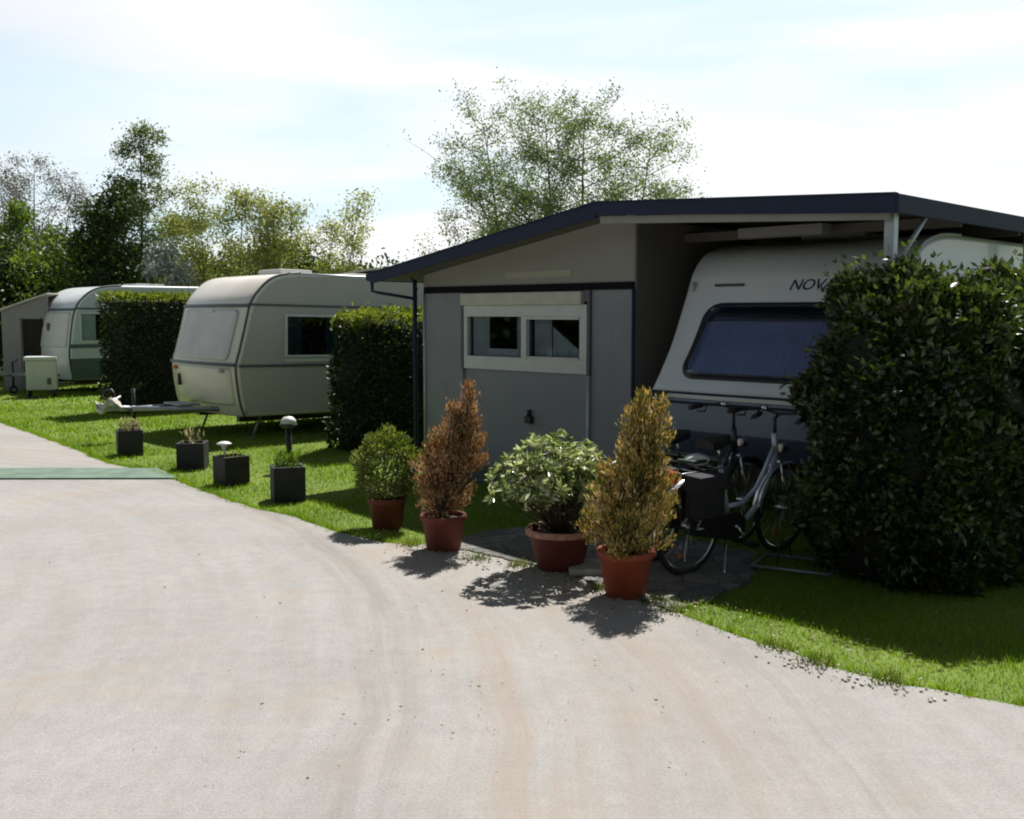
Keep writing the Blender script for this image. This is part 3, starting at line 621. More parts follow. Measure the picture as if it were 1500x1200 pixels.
# ---- grey side tent of the far caravan
T0 = atY(8, 560, 24.0)
tn = thing('awning_tent', 'low grey side tent with dark doorway left of the farthest caravan', 'tent', (T0.x, 24.0, 0), R(-4), 'awnings of neighbouring caravans')
g = MB()
g.prism([(0, 0), (0.42, 0), (0.42, 1.80), (0.42, 2.0), (0, 1.86)], 0, 0.03)
g.prism([(0.42, 1.70), (1.1, 1.70), (1.1, 2.22), (0.42, 2.0)], 0.001, 0.03); g.prism([(0.98, 0), (1.1, 0), (1.1, 1.70), (0.98, 1.70)], 0, 0.03)
g.build('front_wall', M['graytent'], tn)
MB().prism([(0.44, 0.08), (0.97, 0.08), (0.97, 1.68), (0.44, 1.68)], 0.05, 0.07).build('door_opening', M['interior'], tn)
MB().box(-0.03, 0.0, 0.0, 3.0, 0, 1.84).build('side_wall', M['graytent'], tn)
g = MB(); g.prism([(-0.08, 1.85), (1.15, 2.26), (1.15, 2.29), (-0.08, 1.90)], -0.1, 3.1); g.build('roof', M['palecloth'], tn)

# ------------------------------------------------------------------ right unit: shelter roof, awning room, caravan.  local x = back, y = left/away
A1 = R(45); O1 = Vector((2.64, 7.20, 0.18)); S1 = (0.9, 0.9, 0.9)
sh = thing('carport_roof', 'broad roof with navy edge boards on posts sheltering the nearest caravan', 'shelter roof', O1, A1); sh.scale = S1
RF = [(-0.02, 2.70), (3.0, 2.86), (6.62, 2.27)]
g = MB()
for (ya, za), (yb, zb) in zip(RF[:-1], RF[1:]):
    g.prism([(ya, za-0.03), (yb, zb-0.03), (yb, zb), (ya, za)], 0.03, 6.5, 'x')
g.build('roof_deck', M['roofsheet'], sh)
g = MB()
for (ya, za), (yb, zb) in zip(RF[:-1], RF[1:]):
    g.prism([(ya, za-0.06), (yb, zb-0.06), (yb, zb-0.035), (ya, za-0.035)], 0.04, 6.4, 'x')
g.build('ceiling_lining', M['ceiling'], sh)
g = MB()
for (ya, za), (yb, zb) in zip(RF[:-1], RF[1:]):
    g.prism([(ya, za-0.125), (yb, zb-0.10), (yb, zb+0.02), (ya, za+0.02)], 0.0, 0.028, 'x')
g.build('front_fascia', M['navy'], sh)
g = MB(); g.prism([(0.0, 2.575), (0, 2.72), (6.5, 2.72), (6.5, 2.575)], -0.05, -0.022, 'y'); g.build('side_fascia', M['navy'], sh)
g = MB()
for (ya, za), (yb, zb) in zip(RF[:-1], RF[1:]):
    g.prism([(ya, za+0.022), (yb, zb+0.022), (yb, zb+0.034), (ya, za+0.034)], -0.012, 0.05, 'x')
g.build('edge_capping', M['navy'], sh)
g = MB(); g.tube([(0.0, 6.66, 2.25), (6.5, 6.66, 2.22)], 0.05, 10); g.build('gutter', M['navy'], sh)
# inner beams and joists under the ceiling
g = MB(); g.prism([(0.05, 2.53), (2.98, 2.68), (2.98, 2.75), (0.05, 2.60)], 0.05, 0.09, 'x'); gb = g.build('front_beam', M['awn_top'], sh)
for k in range(4):
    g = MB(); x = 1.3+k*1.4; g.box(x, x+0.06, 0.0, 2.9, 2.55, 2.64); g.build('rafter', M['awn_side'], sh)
g = MB(); g.box(0.12, 0.20, 0.04, 0.12, -0.2, 2.64, 0.006); g.build('post', M['alu'], sh)
g = MB(); g.box(3.2, 3.28, 0.04, 0.12, -0.2, 2.64, 0.006); g.build('post', M['alu'], sh)
g = MB(); g.box(6.1, 6.18, 0.04, 0.12, -0.2, 2.64, 0.006); g.build('post', M['alu'], sh)
g = MB(); g.tube([(0.62, 0.0, 2.60), (0.22, 0.05, 2.19)], 0.021, 8); g.build('brace', M['alu'], sh)
g = MB(); g.tube([(0.40, 6.24, -0.2), (0.40, 6.24, 2.22)], 0.028, 8); g.build('post', M['navy'], sh)
g = MB(); g.tube([(0.02, 6.60, 2.22), (0.02, 6.60, 2.08), (0.06, 6.52, 2.06), (0.40, 6.26, 1.99)], 0.020, 8)
g.tube([(0.40, 6.2, 2.10), (0.20, 6.05, 2.23)], 0.014, 6); g.build('gutter_downpipe', M['navy'], sh)

aw = thing('awning_room', 'grey fabric awning room with white sliding window under the navy roof', 'awning', O1, A1, 'awnings of neighbouring caravans'); aw.scale = S1
X0 = 0.5; YL, YR = 6.16, 2.90
g = MB()
g.box(X0, X0+0.03, YR, 3.50, -0.2, 2.05).box(X0, X0+0.03, 5.43, YL, -0.2, 2.05).box(X0, X0+0.03, 3.50, 5.43, -0.2, 1.16).box(X0, X0+0.03, 3.50, 5.43, 1.93, 2.05)
wl = g.build('front_wall', M['awn_low'], aw)
def roofz(y): 
    for (ya, za), (yb, zb) in zip(RF[:-1], RF[1:]):
        if ya <= y <= yb: return za+(zb-za)*(y-ya)/(yb-ya)
g = MB(); g.prism([(YR, 2.125), (YL, 2.125), (YL, roofz(YL)-0.065), (3.0, 2.795), (YR, roofz(YR)-0.065)], X0, X0+0.03, 'x'); gb = g.build('gable_panel', M['awn_top'], aw)
MB().box(X0-0.006, X0-0.001, 3.75, 4.75, 2.20, 2.27).build('vent_strip', mat('vent_strip_plastic', (0.36, 0.35, 0.27), 0.7, 0.05, 5), gb)
MB().box(X0-0.03, X0+0.035, YR-0.0, YL, 2.052, 2.123, 0.006).build('beam', mat('beam_black', (0.006, 0.006, 0.009), 0.8, 0.1, 5, spec=0.15), aw)
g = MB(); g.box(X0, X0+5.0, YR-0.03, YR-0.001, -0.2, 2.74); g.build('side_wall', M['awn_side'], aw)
g = MB(); g.box(X0, X0+3.2, YL, YL+0.03, -0.2, 2.27); g.build('side_wall', M['awn_low'], aw)
MB().box(X0+0.04, X0+3.19, YR+0.02, YL-0.02, -0.19, -0.10).build('floor_boards', M['interior'], aw)
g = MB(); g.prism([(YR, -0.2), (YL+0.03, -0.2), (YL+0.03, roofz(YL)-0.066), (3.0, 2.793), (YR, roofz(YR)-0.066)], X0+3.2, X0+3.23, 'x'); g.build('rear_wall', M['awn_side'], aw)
MB().tube([(X0-0.02, YR-0.005, -0.2), (X0-0.02, YR-0.005, 2.05)], 0.018, 8).build('corner_pole', M['navy'], aw)
MB().tube([(X0-0.01, YL+0.01, -0.2), (X0-0.01, YL+0.01, 2.05)], 0.018, 8).build('corner_pole', M['alu'], aw)
for yy in (3.2, 5.80):
    MB().box(X0-0.0015, X0-0.0004, yy-0.012, yy+0.012, -0.19, 2.04).build('seam', M['awn_low'], aw)
# window
wy0, wy1, wz0, wz1 = 3.58, 5.38, 1.18, 1.84
g = MB(); xf = X0-0.03
g.box(xf, X0+0.04, wy0-0.07, wy1+0.05, wz0-0.02, wz0+0.13, 0.006).box(xf, X0+0.04, wy0-0.07, wy1+0.05, wz1-0.07, wz1+0.06, 0.006)
g.box(xf+0.002, X0+0.04, wy0-0.07, wy0+0.03, wz0+0.13, wz1-0.07).box(xf+0.002, X0+0.04, wy1-0.005, wy1+0.05, wz0+0.13, wz1-0.07)
wn = g.build('window', M['frame'], aw)
ym = 4.42
g = MB(); g.box(xf-0.018, X0+0.02, ym-0.04, ym+0.04, wz0+0.12, wz1-0.06, 0.005)
g.box(xf-0.014, X0+0.01, wy0+0.03, ym-0.04, wz1-0.10, wz1-0.07).box(xf-0.014, X0+0.01, wy0+0.03, ym-0.04, wz0+0.13, wz0+0.15); g.build('sash', M['frame'], wn)
MB().box(X0+0.004, X0+0.008, wy0+0.03, ym-0.04, wz0+0.13, wz1-0.10).build('pane', M['glass'], wn)
MB().box(X0+0.014, X0+0.018, ym+0.04, wy1-0.005, wz0+0.13, wz1-0.07).build('pane', M['glass'], wn)
# drawn lace curtains and objects behind the panes
def pleat(name, y0, y1, z0, z1, x, m, parent, amp=0.012, k=60, fr_=1.3, z1b=None):
    bm = bmesh.new(); vs = []
    for i in range(k+1):
        y = y0+(y1-y0)*i/k; zt_ = z1 if z1b is None else z1+(z1b-z1)*i/k
        vs.append((bm.verts.new((x+amp*math.sin(i*fr_), y, z0)), bm.verts.new((x+amp*math.sin(i*fr_+0.5), y, zt_))))
    for a, b in zip(vs[:-1], vs[1:]): f = bm.faces.new((a[0], b[0], b[1], a[1])); f.smooth = True
    me = bpy.data.meshes.new(name); bm.to_mesh(me); bm.free(); return link(name, me, m, parent)
pleat('curtain', 4.10, 4.36, 1.15, 1.80, X0+0.07, M['curtain_w'], wn); pleat('curtain', 3.62, 4.10, 1.15, 1.35, X0+0.09, M['curtain_w'], wn, z1b=1.66)
pleat('curtain', 5.08, 5.36, 1.15, 1.80, X0+0.06, M['curtain_w'], wn)
pleat('curtain', 4.50, 4.62, 1.15, 1.80, X0+0.06, M['curtain_w'], wn)
MB().box(X0+0.05, X0+0.055, 4.60, 5.08, 1.15, 1.40).build('lace_panel', M['curtain_w'], wn)
MB().box(X0-0.07, X0+0.0, wy0-0.02, wy1+0.07, 1.90, 2.04, 0.02).build('shutter_box', mat('shutter_box_paint', (0.50, 0.49, 0.42), 0.6, 0.12, 5), aw)
for yy in (wy0-0.10, wy1+0.075):
    MB().box(X0-0.035, X0-0.002, yy-0.018, yy+0.018, 1.15, 2.04).build('shutter_rail', M['trim'], aw)
    MB().tube([(X0-0.03, yy, -0.2), (X0-0.03, yy, 1.148)], 0.020, 8).build('support_pole', M['alu'], aw)
g = MB(); g.box(X0-0.06, X0-0.002, 4.30, 4.40, 0.58, 0.66, 0.015); g.tube([(X0-0.03, 4.35, 0.66), (X0-0.03, 4.35, 0.73)], 0.025, 10); g.build('socket', M['black'], aw)
MB().box(X0-0.012, X0-0.002, 2.92, 6.14, -0.2, 0.02).build('mud_skirt', M['trim'], aw)

c1 = thing('caravan', 'white caravan with large dark front window under the navy edged roof', 'caravan', O1, A1, 'caravans parked along the road'); c1.scale = S1
prof1 = [(0.42, 0.42), (0.34, 0.62), (0.30, 0.85), (0.29, 1.05), (0.43, 1.25), (0.62, 1.53), (0.86, 2.0), (0.97, 2.22), (1.18, 2.41), (1.55, 2.51), (2.0, 2.53)]
W1 = 2.30; Y1o = 0.25
sub = bpy.data.objects.new('off', None)   # local offset is baked below by shifting y
c1.location = O1 + Matrix.Rotation(A1, 3, 'Z') @ Vector((0, Y1o*0.9, 0)); bpy.data.objects.remove(sub)
f1 = Front(prof1, W1, 0.05); make_body(f1, 6.3, 0.42, M['body_white'], M['body_white'], c1)
lp = front_patch(f1, 'lower_front_panel', M['body_lower'], c1, 0.06, W1-0.06, 0.44, 1.00, 0.010, 0.06, 0.008)
front_patch(f1, 'dark_graphic', mat('slate_blue_vinyl', (0.055, 0.07, 0.115), 0.4, 0.1, 3), lp, 0.10, W1-0.10, 0.47, 0.70, 0.014, 0.11, 0.003, slant=(-0.5, 0.0))
for nm_, m_m, z_, h_, o_ in (('front_moulding', 'white', 1.005, 0.03, 0.022), ('front_moulding', 'white', 1.06, 0.012, 0.016), ('dark_band', 'navy', 0.955, 0.022, 0.024), ('dark_band', 'navy', 1.042, 0.012, 0.016)):
    g = MB(); front_strip(f1, g, z_, h_, o_); g.build(nm_, M[m_m], c1)
g = MB(); a = f1.pt(W1-0.15, 1.04, 0.02); g.box(a.x-0.06, a.x+0.05, W1-0.22, W1-0.06, 1.00, 1.05, 0.01); g.build('marker_light', M['black'], c1)
MB().prism([(0.05, 0), (0.30, 0), (0.22, 0.02), (0.05, 0.02)], 0, 0.01).build('marker_base', M['trim'], c1) if False else None
wy = (0.36, 1.94)
rim = front_patch(f1, 'window', M['black'], c1, wy[0]-0.035, wy[1]+0.035, 1.18, 1.90, 0.016, 0.16, 0.012, rows=40, slant=(0.06, 0.06))
front_patch(f1, 'inner_curtain', M['curtain'], rim, wy[0]+0.02, wy[1]-0.02, 1.235, 1.72, 0.019, 0.11, 0.002, rows=30, slant=(0.06, 0.06))
front_patch(f1, 'pane', M['glass_dark'], rim, wy[0], wy[1], 1.21, 1.87, 0.034, 0.14, 0.004, rows=40, slant=(0.06, 0.06))
# curtain pleats between the blind band and the sill
bm = bmesh.new(); K = 150; rows_ = 6; G_ = []
for i in range(rows_+1):
    z = 1.24+(1.715-1.24)*i/rows_
    G_.append([bm.verts.new(f1.pt(wy[0]+0.03+(wy[1]-wy[0]-0.06)*k/K, z, 0.0235+0.0035*math.sin(k*0.9+0.3*math.sin(k*0.31+i*0.4)))) for k in range(K+1)])
for i in range(rows_):
    for k in range(K): f = bm.faces.new((G_[i][k], G_[i][k+1], G_[i+1][k+1], G_[i+1][k])); f.smooth = True
me = bpy.data.meshes.new('curtain_pleats'); bm.to_mesh(me); bm.free(); link('curtain_pleats', me, M['curtain'], rim)
g = MB(); a = f1.pt(1.70, 2.10, 0.012); g.tube([f1.pt(1.95, 2.075, 0.012), f1.pt(1.62, 2.075, 0.012)], 0.013, 8); g.build('front_badge', M['trim'], c1)
g = MB(); g.tube([f1.pt(2.20, 2.10, 0.02), f1.pt(2.20, 2.02, 0.03)], 0.022, 8); g.build('marker_light', M['palecloth'], c1)
# lettering on the front
tcv = bpy.data.curves.new('lettering', 'FONT'); tcv.body = 'NOVA'; tcv.size = 0.155; tcv.extrude = 0.002; tcv.shear = 0.25; tcv.align_x = 'LEFT'
to = bpy.data.objects.new('lettering_src', tcv); COL.objects.link(to)
dg = bpy.context.evaluated_depsgraph_get(); dg.update()
tme = bpy.data.meshes.new_from_object(to.evaluated_get(dg)); bpy.data.objects.remove(to)
cen = f1.pt(1.13, 2.02, 0.006); _, tg = f1.at_z(2.02)
ex_ = Vector((0, -1, 0)); ey_ = tg; ez_ = ex_.cross(ey_)
tme.transform(Matrix(((ex_.x, ey_.x, ez_.x, cen.x), (ex_.y, ey_.y, ez_.y, cen.y), (ex_.z, ey_.z, ez_.z, cen.z), (0, 0, 0, 1))))
link('lettering', tme, M['text'], c1)
# side details (nearest side)
g = MB(); g.box(0.5, 6.1, -0.012, 0.01, 1.0, 1.03); g.build('side_moulding', M['white'], c1)
side_window(c1, 1.5, 2.4, 1.3, 1.9, M['glass_dark'], M['curtain'])
g = MB(); edge_trim(f1, g, 0.014, 0.02); g.build('awning_rail', M['alu'], c1)
g = MB(); g.box(1.9, 2.5, 0.9, 1.6, 2.53, 2.60, 0.03); g.build('roof_light', M['white'], c1)
g = MB(); g.box(0.5, 6.0, 0.35, 0.45, 0.28, 0.42).box(0.5, 6.0, 1.85, 1.95, 0.28, 0.42); g.build('chassis', M['darkmetal'], c1)
wheel(3.6, 0.15, 0.32, c1, -0.2); wheel(3.6, 2.15, 0.32, c1, -0.2)
# long pale awning case lying on the roof of the nearest caravan
cs = tag(MB().box(0.95, 1.15, 0.85, 1.75, 2.53, 2.63, 0.03).build('roof_case', M['graytent'], c1), None)

# ---- pale roof of another awning beyond the middle caravan
far = atY(560, 400, 20.0)
ft = thing('awning_tent', 'pale grey ridge roofed awning showing behind the cream caravan', 'tent', (far.x-0.8, 20.4, 0), R(20), 'awnings of neighbouring caravans')
MB().box(-1.0, 3.4, 0, 3, 0, 2.38).build('walls', M['graytent'], ft)
MB().prism([(-1.2, 2.40), (0.6, 2.72), (3.6, 2.72), (3.6, 2.68), (0.6, 2.68), (-1.2, 2.36)], -0.1, 3.1).build('roof', M['palecloth'], ft)

# ------------------------------------------------------------------ hedges
def hedge(name, label, loc, rz, lx, ly, h, leaf, tip, nleaf, Ls, Ws, group='clipped hedges', wob=0.07, seed=1, tipdepth=0.10, round_=0.0, foot=0.0, dome=0.0):
    rg = np.random.default_rng(seed)
    o = thing(name, label, 'hedge', loc, rz, group)
    def warp(P, Nn):
        q = (np.sin(P[:, 0]*5.1+seed)+np.sin(P[:, 1]*6.3+P[:, 2]*4.2)+np.sin(P[:, 2]*7.7+P[:, 0]*3.1+seed*2))/3
        q2 = np.sin(P[:, 0]*13+P[:, 2]*11)*np.sin(P[:, 1]*12+P[:, 2]*9+seed)
        return P+Nn*(q*wob+q2*wob*0.5)[:, None]
    A = np.array([ly*h, ly*h, lx*h, lx*h, lx*ly*1.3]); k = rg.choice(5, nleaf, p=A/A.sum())
    u = rg.uniform(0, 1, (nleaf, 3)); P = u*np.array([lx, ly, h]); Nn = np.zeros((nleaf, 3))
    for i, (ax, v, s) in enumerate(((0, 0, -1), (0, lx, 1), (1, 0, -1), (1, ly, 1), (2, h, 1))):
        m_ = k == i; P[m_, ax] = v; Nn[m_, ax] = s
    r_ = max(round_, 0.06); lo = np.array([r_, r_, -9.0]); hi = np.array([lx-r_, ly-r_, h-r_])
    I = np.clip(P, lo, hi); dv = P-I; Nn = unit(dv); P = I+Nn*r_
    def domed(q):
        k_ = dome*np.clip((q[:, 2]-0.7)/(h-0.7), 0, 1)**2
        bump_ = 0.09*np.sin(q[:, 0]*3.3+0.6)+0.05*np.sin(q[:, 0]*7.1+2.0)
        q[:, 0] += k_*np.clip(1-q[:, 0]/1.6, 0, 1); q[:, 1] += k_*(0.5-q[:, 1]/ly)*1.1; q[:, 2] += (bump_-0.05)*np.clip((q[:, 2]-1.2)/(h-1.2), 0, 1)
        return q
    if dome > 0: P = domed(P)
    if foot > 0: P[:, :2] += (np.array([lx/2, ly/2])-P[:, :2])*(foot*np.clip(1-P[:, 2]/0.9, 0, 1))[:, None]*np.array([0.12, 0.5])
    P = warp(P, Nn); dep = np.abs(rg.normal(0, 0.055, nleaf)); P = P-Nn*dep[:, None]
    # protruding shoots
    sh_ = rg.uniform(0, 1, nleaf) < 0.05; P[sh_] += (Nn[sh_]*0.6+np.array([0, 0, 0.5]))*rg.uniform(0.02, wob*1.0, (sh_.sum(), 1))
    P[:, 2] = np.maximum(P[:, 2], 0.02)
    D = Nn*0.7+rg.normal(0, 0.65, (nleaf, 3))+np.array([0, 0, 0.25])
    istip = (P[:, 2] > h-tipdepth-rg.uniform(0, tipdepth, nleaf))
    Lr = Ls*rg.uniform(0.6, 1.25, nleaf); Wr = Ws*rg.uniform(0.7, 1.2, nleaf)
    leaves('foliage', P[~istip], D[~istip], Lr[~istip], Wr[~istip], leaf, o, rng=rg)
    leaves('top_leaves', P[istip], D[istip], Lr[istip], Wr[istip], tip, o, rng=rg)  # paler leaf colour on the tops; for the laurel it stands for sunlight
    # twiggy inside
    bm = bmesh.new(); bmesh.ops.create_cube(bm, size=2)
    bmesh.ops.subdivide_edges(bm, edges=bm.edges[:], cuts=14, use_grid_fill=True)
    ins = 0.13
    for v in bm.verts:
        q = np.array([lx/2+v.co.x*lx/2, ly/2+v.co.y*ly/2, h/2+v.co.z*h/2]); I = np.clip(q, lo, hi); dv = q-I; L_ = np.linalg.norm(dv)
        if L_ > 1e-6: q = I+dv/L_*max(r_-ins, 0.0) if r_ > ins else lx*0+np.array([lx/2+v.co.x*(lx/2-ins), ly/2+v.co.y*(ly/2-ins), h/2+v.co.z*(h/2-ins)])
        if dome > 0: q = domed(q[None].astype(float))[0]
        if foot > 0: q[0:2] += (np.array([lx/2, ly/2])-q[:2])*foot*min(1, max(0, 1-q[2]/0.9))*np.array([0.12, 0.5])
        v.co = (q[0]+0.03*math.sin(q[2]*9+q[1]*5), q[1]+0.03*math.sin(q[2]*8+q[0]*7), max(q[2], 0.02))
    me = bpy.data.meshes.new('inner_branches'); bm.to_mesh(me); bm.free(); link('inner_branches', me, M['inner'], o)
    return o
# far hedge between the left and the cream caravan
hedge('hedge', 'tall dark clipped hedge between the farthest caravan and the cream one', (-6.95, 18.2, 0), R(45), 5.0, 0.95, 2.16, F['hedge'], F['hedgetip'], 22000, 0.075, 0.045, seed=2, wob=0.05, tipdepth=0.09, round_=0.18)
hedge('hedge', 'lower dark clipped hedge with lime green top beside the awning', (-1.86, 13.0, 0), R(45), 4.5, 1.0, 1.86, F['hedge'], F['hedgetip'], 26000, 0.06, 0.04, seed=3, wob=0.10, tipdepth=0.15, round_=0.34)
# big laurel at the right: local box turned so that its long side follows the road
hedge('laurel_hedge', 'big rounded glossy laurel bush with sunlit leaves at the right edge', (2.46, 6.05, 0), R(31), 4.2, 1.25, 2.03, F['laurel'], F['laurelsunlit'], 100000, 0.062, 0.034, group=None, seed=5, wob=0.17, tipdepth=0.30, round_=0.55, foot=0.6, dome=0.30)

# ------------------------------------------------------------------ trees
def tree(name, label, loc, stems, leafm, nleaf, lsize, seed, rad=0.07, group='trees behind the caravans', spread=0.35, crown0=0.3, twigs=16, cluster=0.22, shape='round', barkm=None, lw=0.55):
    """stems: list of (dx, dy, height, lean x, lean y, crown radius)"""
    rd = random.Random(seed); rg = np.random.default_rng(seed)
    o = thing(name, label, 'tree', loc, 0, group)
    segs = []; tips = []; wts = []; trunks = []
    for (dx, dy, h, lx_, ly_, cr) in stems:
        pts = []; K = 10; ph = rd.uniform(0, 6)
        for i in range(K+1):
            u = i/K; pts.append(Vector((dx+lx_*u**1.3+0.06*h*0.15*math.sin(u*5+ph), dy+ly_*u**1.3+0.01*h*math.cos(u*6+ph), h*0.97*u)))
        r = rad*h/7
        for i in range(K): segs.append((pts[i], pts[i+1], r*(1-0.93*i/K), r*(1-0.93*(i+1)/K)))
        for b in range(twigs):
            u = crown0+(1-crown0)*((b+rd.random())/twigs); i = min(int(u*K), K-1); p = pts[i].lerp(pts[i+1], u*K-i)
            v = (u-crown0)/(1-crown0)
            if shape == 'round': R_ = cr*(0.35+math.sin(math.pi*min(1, v*0.85+0.12))*0.85)
            elif shape == 'cone': R_ = cr*(1.05-v)*1.0+0.15
            elif shape == 'vase': R_ = cr*(0.3+0.9*v) if v < 0.75 else cr*(1.0-(v-0.75)*2.4)
            else: R_ = cr*(0.6+0.3*math.sin(v*3))
            R_ *= rd.uniform(0.55, 1.15)
            az = b*2.399+rd.uniform(-0.5, 0.5); up = {'round': 0.45, 'cone': 0.12, 'vase': 1.0}.get(shape, 0.7)*rd.uniform(0.4, 1.4)
            d = Vector((math.cos(az), math.sin(az), up)).normalized()
            q = p; bp_ = [p]
            for s_ in range(4):
                d = (d+Vector((rd.gauss(0, .14), rd.gauss(0, .14), rd.gauss(0.03, .10)))).normalized(); q = q+d*R_/4; bp_.append(q)
            rb = max(0.006, r*0.35*(1-v*0.6))
            for s_ in range(4): segs.append((bp_[s_], bp_[s_+1], rb*(1-0.22*s_), rb*(1-0.22*(s_+1))))
            nt_ = max(3, int(R_*5))
            for s_ in range(nt_):
                u2 = 0.25+0.75*rd.random(); k2 = min(int(u2*4), 3); p2 = bp_[k2].lerp(bp_[k2+1], u2*4-k2)
                d2 = (d+Vector((rd.gauss(0, .7), rd.gauss(0, .7), rd.gauss(0.1, .5)))).normalized(); l2 = R_*rd.uniform(0.15, 0.42)
                p3 = p2+d2*l2*0.5; p4 = p3+(d2+Vector((rd.gauss(0, .3), rd.gauss(0, .3), 0.2)))*l2*0.5
                segs.append((p2, p3, rb*0.35, rb*0.25)); segs.append((p3, p4, rb*0.25, rb*0.1))
                tips += [p3, p4, p2.lerp(p3, 0.5), p4]
    tubes('trunk', segs, barkm or M['bark'], o)
    T = np.array([tuple(x) for x in tips]); w_ = rg.gamma(0.9, 1, len(T)); w_ /= w_.sum()
    idx = rg.choice(len(T), nleaf, p=w_); P = T[idx]+rg.normal(0, cluster, (nleaf, 3))*np.array([1, 1, 0.75])
    P[:, 2] = np.maximum(P[:, 2], 0.1)
    D = rg.normal(0, 1, (nleaf, 3))+np.array([0, 0, -0.2]); Lr = lsize*rg.uniform(0.6, 1.3, nleaf)
    leaves('crown', P, D, Lr, Lr*lw, leafm, o, rng=rg)
    return o
def at(px, Y): return (px-750)/1500*Y
# big spring tree behind the shelter
Yt = 24.0
tree('spring_tree', 'loose airy spring tree with several thin stems above the navy roof', (at(815, Yt), Yt, 0),
     [(at(737, Yt)-at(790, Yt), 0.3, 6.5, -0.95, 0, 1.7), (-0.1, -0.2, 6.7, -0.2, 0.2, 1.7), (at(822, Yt)-at(790, Yt), 0.2, 6.8, 0.2, 0.0, 1.7), (at(880, Yt)-at(790, Yt), 0, 6.1, 0.7, 0, 1.6), (at(760, Yt)-at(790, Yt), 0.6, 5.2, -1.5, 0, 1.2), (1.2, 0.3, 4.8, 1.5, 0.2, 1.0)],
     F['treeA'], 64000, 0.064, 11, rad=0.08, crown0=0.30, twigs=28, cluster=0.14, shape='round', group=None)
tree('young_tree', 'thin sparse young tree rising at the right of the airy spring tree', (at(965, 22), 22.0, 0), [(0, 0, 4.0, 0.5, 0, 0.9), (-0.3, 0.2, 3.9, -0.1, 0, 0.6)], F['treeA'], 1500, 0.08, 12, rad=0.05, twigs=14, cluster=0.09, shape='vase', group=None)
# left group
tree('bare_tree', 'tall greyish thin tree only just in leaf at the far left', (at(58, 34), 34.0, 0), [(0, 0, 7.0, 0.1, 0, 1.3), (0.3, 0.5, 6.3, 0.8, 0, 1.1), (-0.4, 0.2, 6.4, -0.8, 0, 1.2)], F['treeGrey'], 16000, 0.075, 21, crown0=0.35, twigs=20, cluster=0.16, shape='round')
tree('poplar_tree', 'fresh green upright tree at the left edge before the thin grey one', (at(38, 31), 31.0, 0), [(0, 0, 5.2, 0, 0, 0.65), (-0.5, 0.3, 4.5, -0.2, 0, 0.7)], F['treeLight'], 8000, 0.13, 22, crown0=0.1, twigs=24, cluster=0.16, shape='cone')
tree('dense_tree', 'dense dark tree at the left photo edge behind the grey tent', (at(15, 29), 29.0, 0), [(0, 0, 4.0, 0, 0, 1.3), (-1.2, 0.2, 3.9, 0, 0, 1.3)], F['treeDark'], 14000, 0.14, 23, crown0=0.05, twigs=30, cluster=0.3)
tree('dense_tree', 'dense dark rounded tree between the fresh green tree and the tall layered one', (at(108, 28), 28.0, 0), [(-0.3, 0, 3.9, 0, 0, 1.2), (0.6, 0.3, 3.7, 0, 0, 1.1)], F['treeLight'], 5000, 0.13, 24, crown0=0.2, twigs=24, cluster=0.25)
tree('dense_tree', 'darkest low tree filling the gap above the farthest caravan', (at(125, 30), 30.0, 0), [(-0.8, 0, 3.5, 0, 0, 1.4), (0.8, 0.3, 3.6, 0, 0, 1.4)], F['treeDark'], 26000, 0.11, 25, crown0=0.03, twigs=34, cluster=0.32)
tree('layered_tree', 'tall layered tree with sparse grey top and dark lower half', (at(205, 30), 30.0, 0), [(0, 0, 7.3, 0.25, 0, 2.3)], F['treeMid'], 26000, 0.078, 26, rad=0.08, crown0=0.22, twigs=46, cluster=0.15, shape='cone')
tree('dense_tree', 'dark green conical tree standing in front of the tall layered one', (at(182, 28.5), 28.5, 0), [(0, 0, 5.3, 0.1, 0, 1.05), (-0.5, 0.2, 4.8, -0.15, 0, 0.9)], F['treeDark'], 24000, 0.10, 27, crown0=0.04, twigs=36, cluster=0.22, shape='round')
tree('blossom_shrub', 'pale blossoming shrub beside the dark conical tree', (at(243, 26), 26.0, 0), [(0, 0, 3.6, 0, 0, 0.55), (0.25, 0.1, 3.0, 0.1, 0, 0.5)], F['blossom'], 4200, 0.10, 28, rad=0.05, crown0=0.3, twigs=20, cluster=0.15, shape='round')
tree('flowering_tree', 'broad yellow green tree directly above the roof of the cream caravan', (at(350, 27), 27.0, 0),
     [(-0.7, 0, 5.3, -0.35, 0, 0.95), (-0.1, 0.3, 5.0, 0.2, 0, 1.0), (0.5, 0, 4.6, 0.4, 0, 0.95), (-1.2, 0.2, 4.2, -0.4, 0, 0.8)], F['treeYellow'], 26000, 0.075, 29, rad=0.05, crown0=0.12, twigs=26, cluster=0.17, shape='vase')
tree('flowering_tree', 'yellow green tree with long upright shoots right above the cream caravan', (at(455, 27), 27.0, 0),
     [(-0.4, 0, 4.7, -0.1, 0, 0.75), (0.3, 0.3, 4.2, 0.2, 0, 0.8), (0.8, 0, 5.0, 0.55, 0, 0.55), (-0.8, 0.2, 4.0, -0.2, 0, 0.8)], F['treeYellow'], 21000, 0.075, 30, rad=0.05, crown0=0.10, twigs=22, cluster=0.16, shape='vase')
rd = random.Random(5)
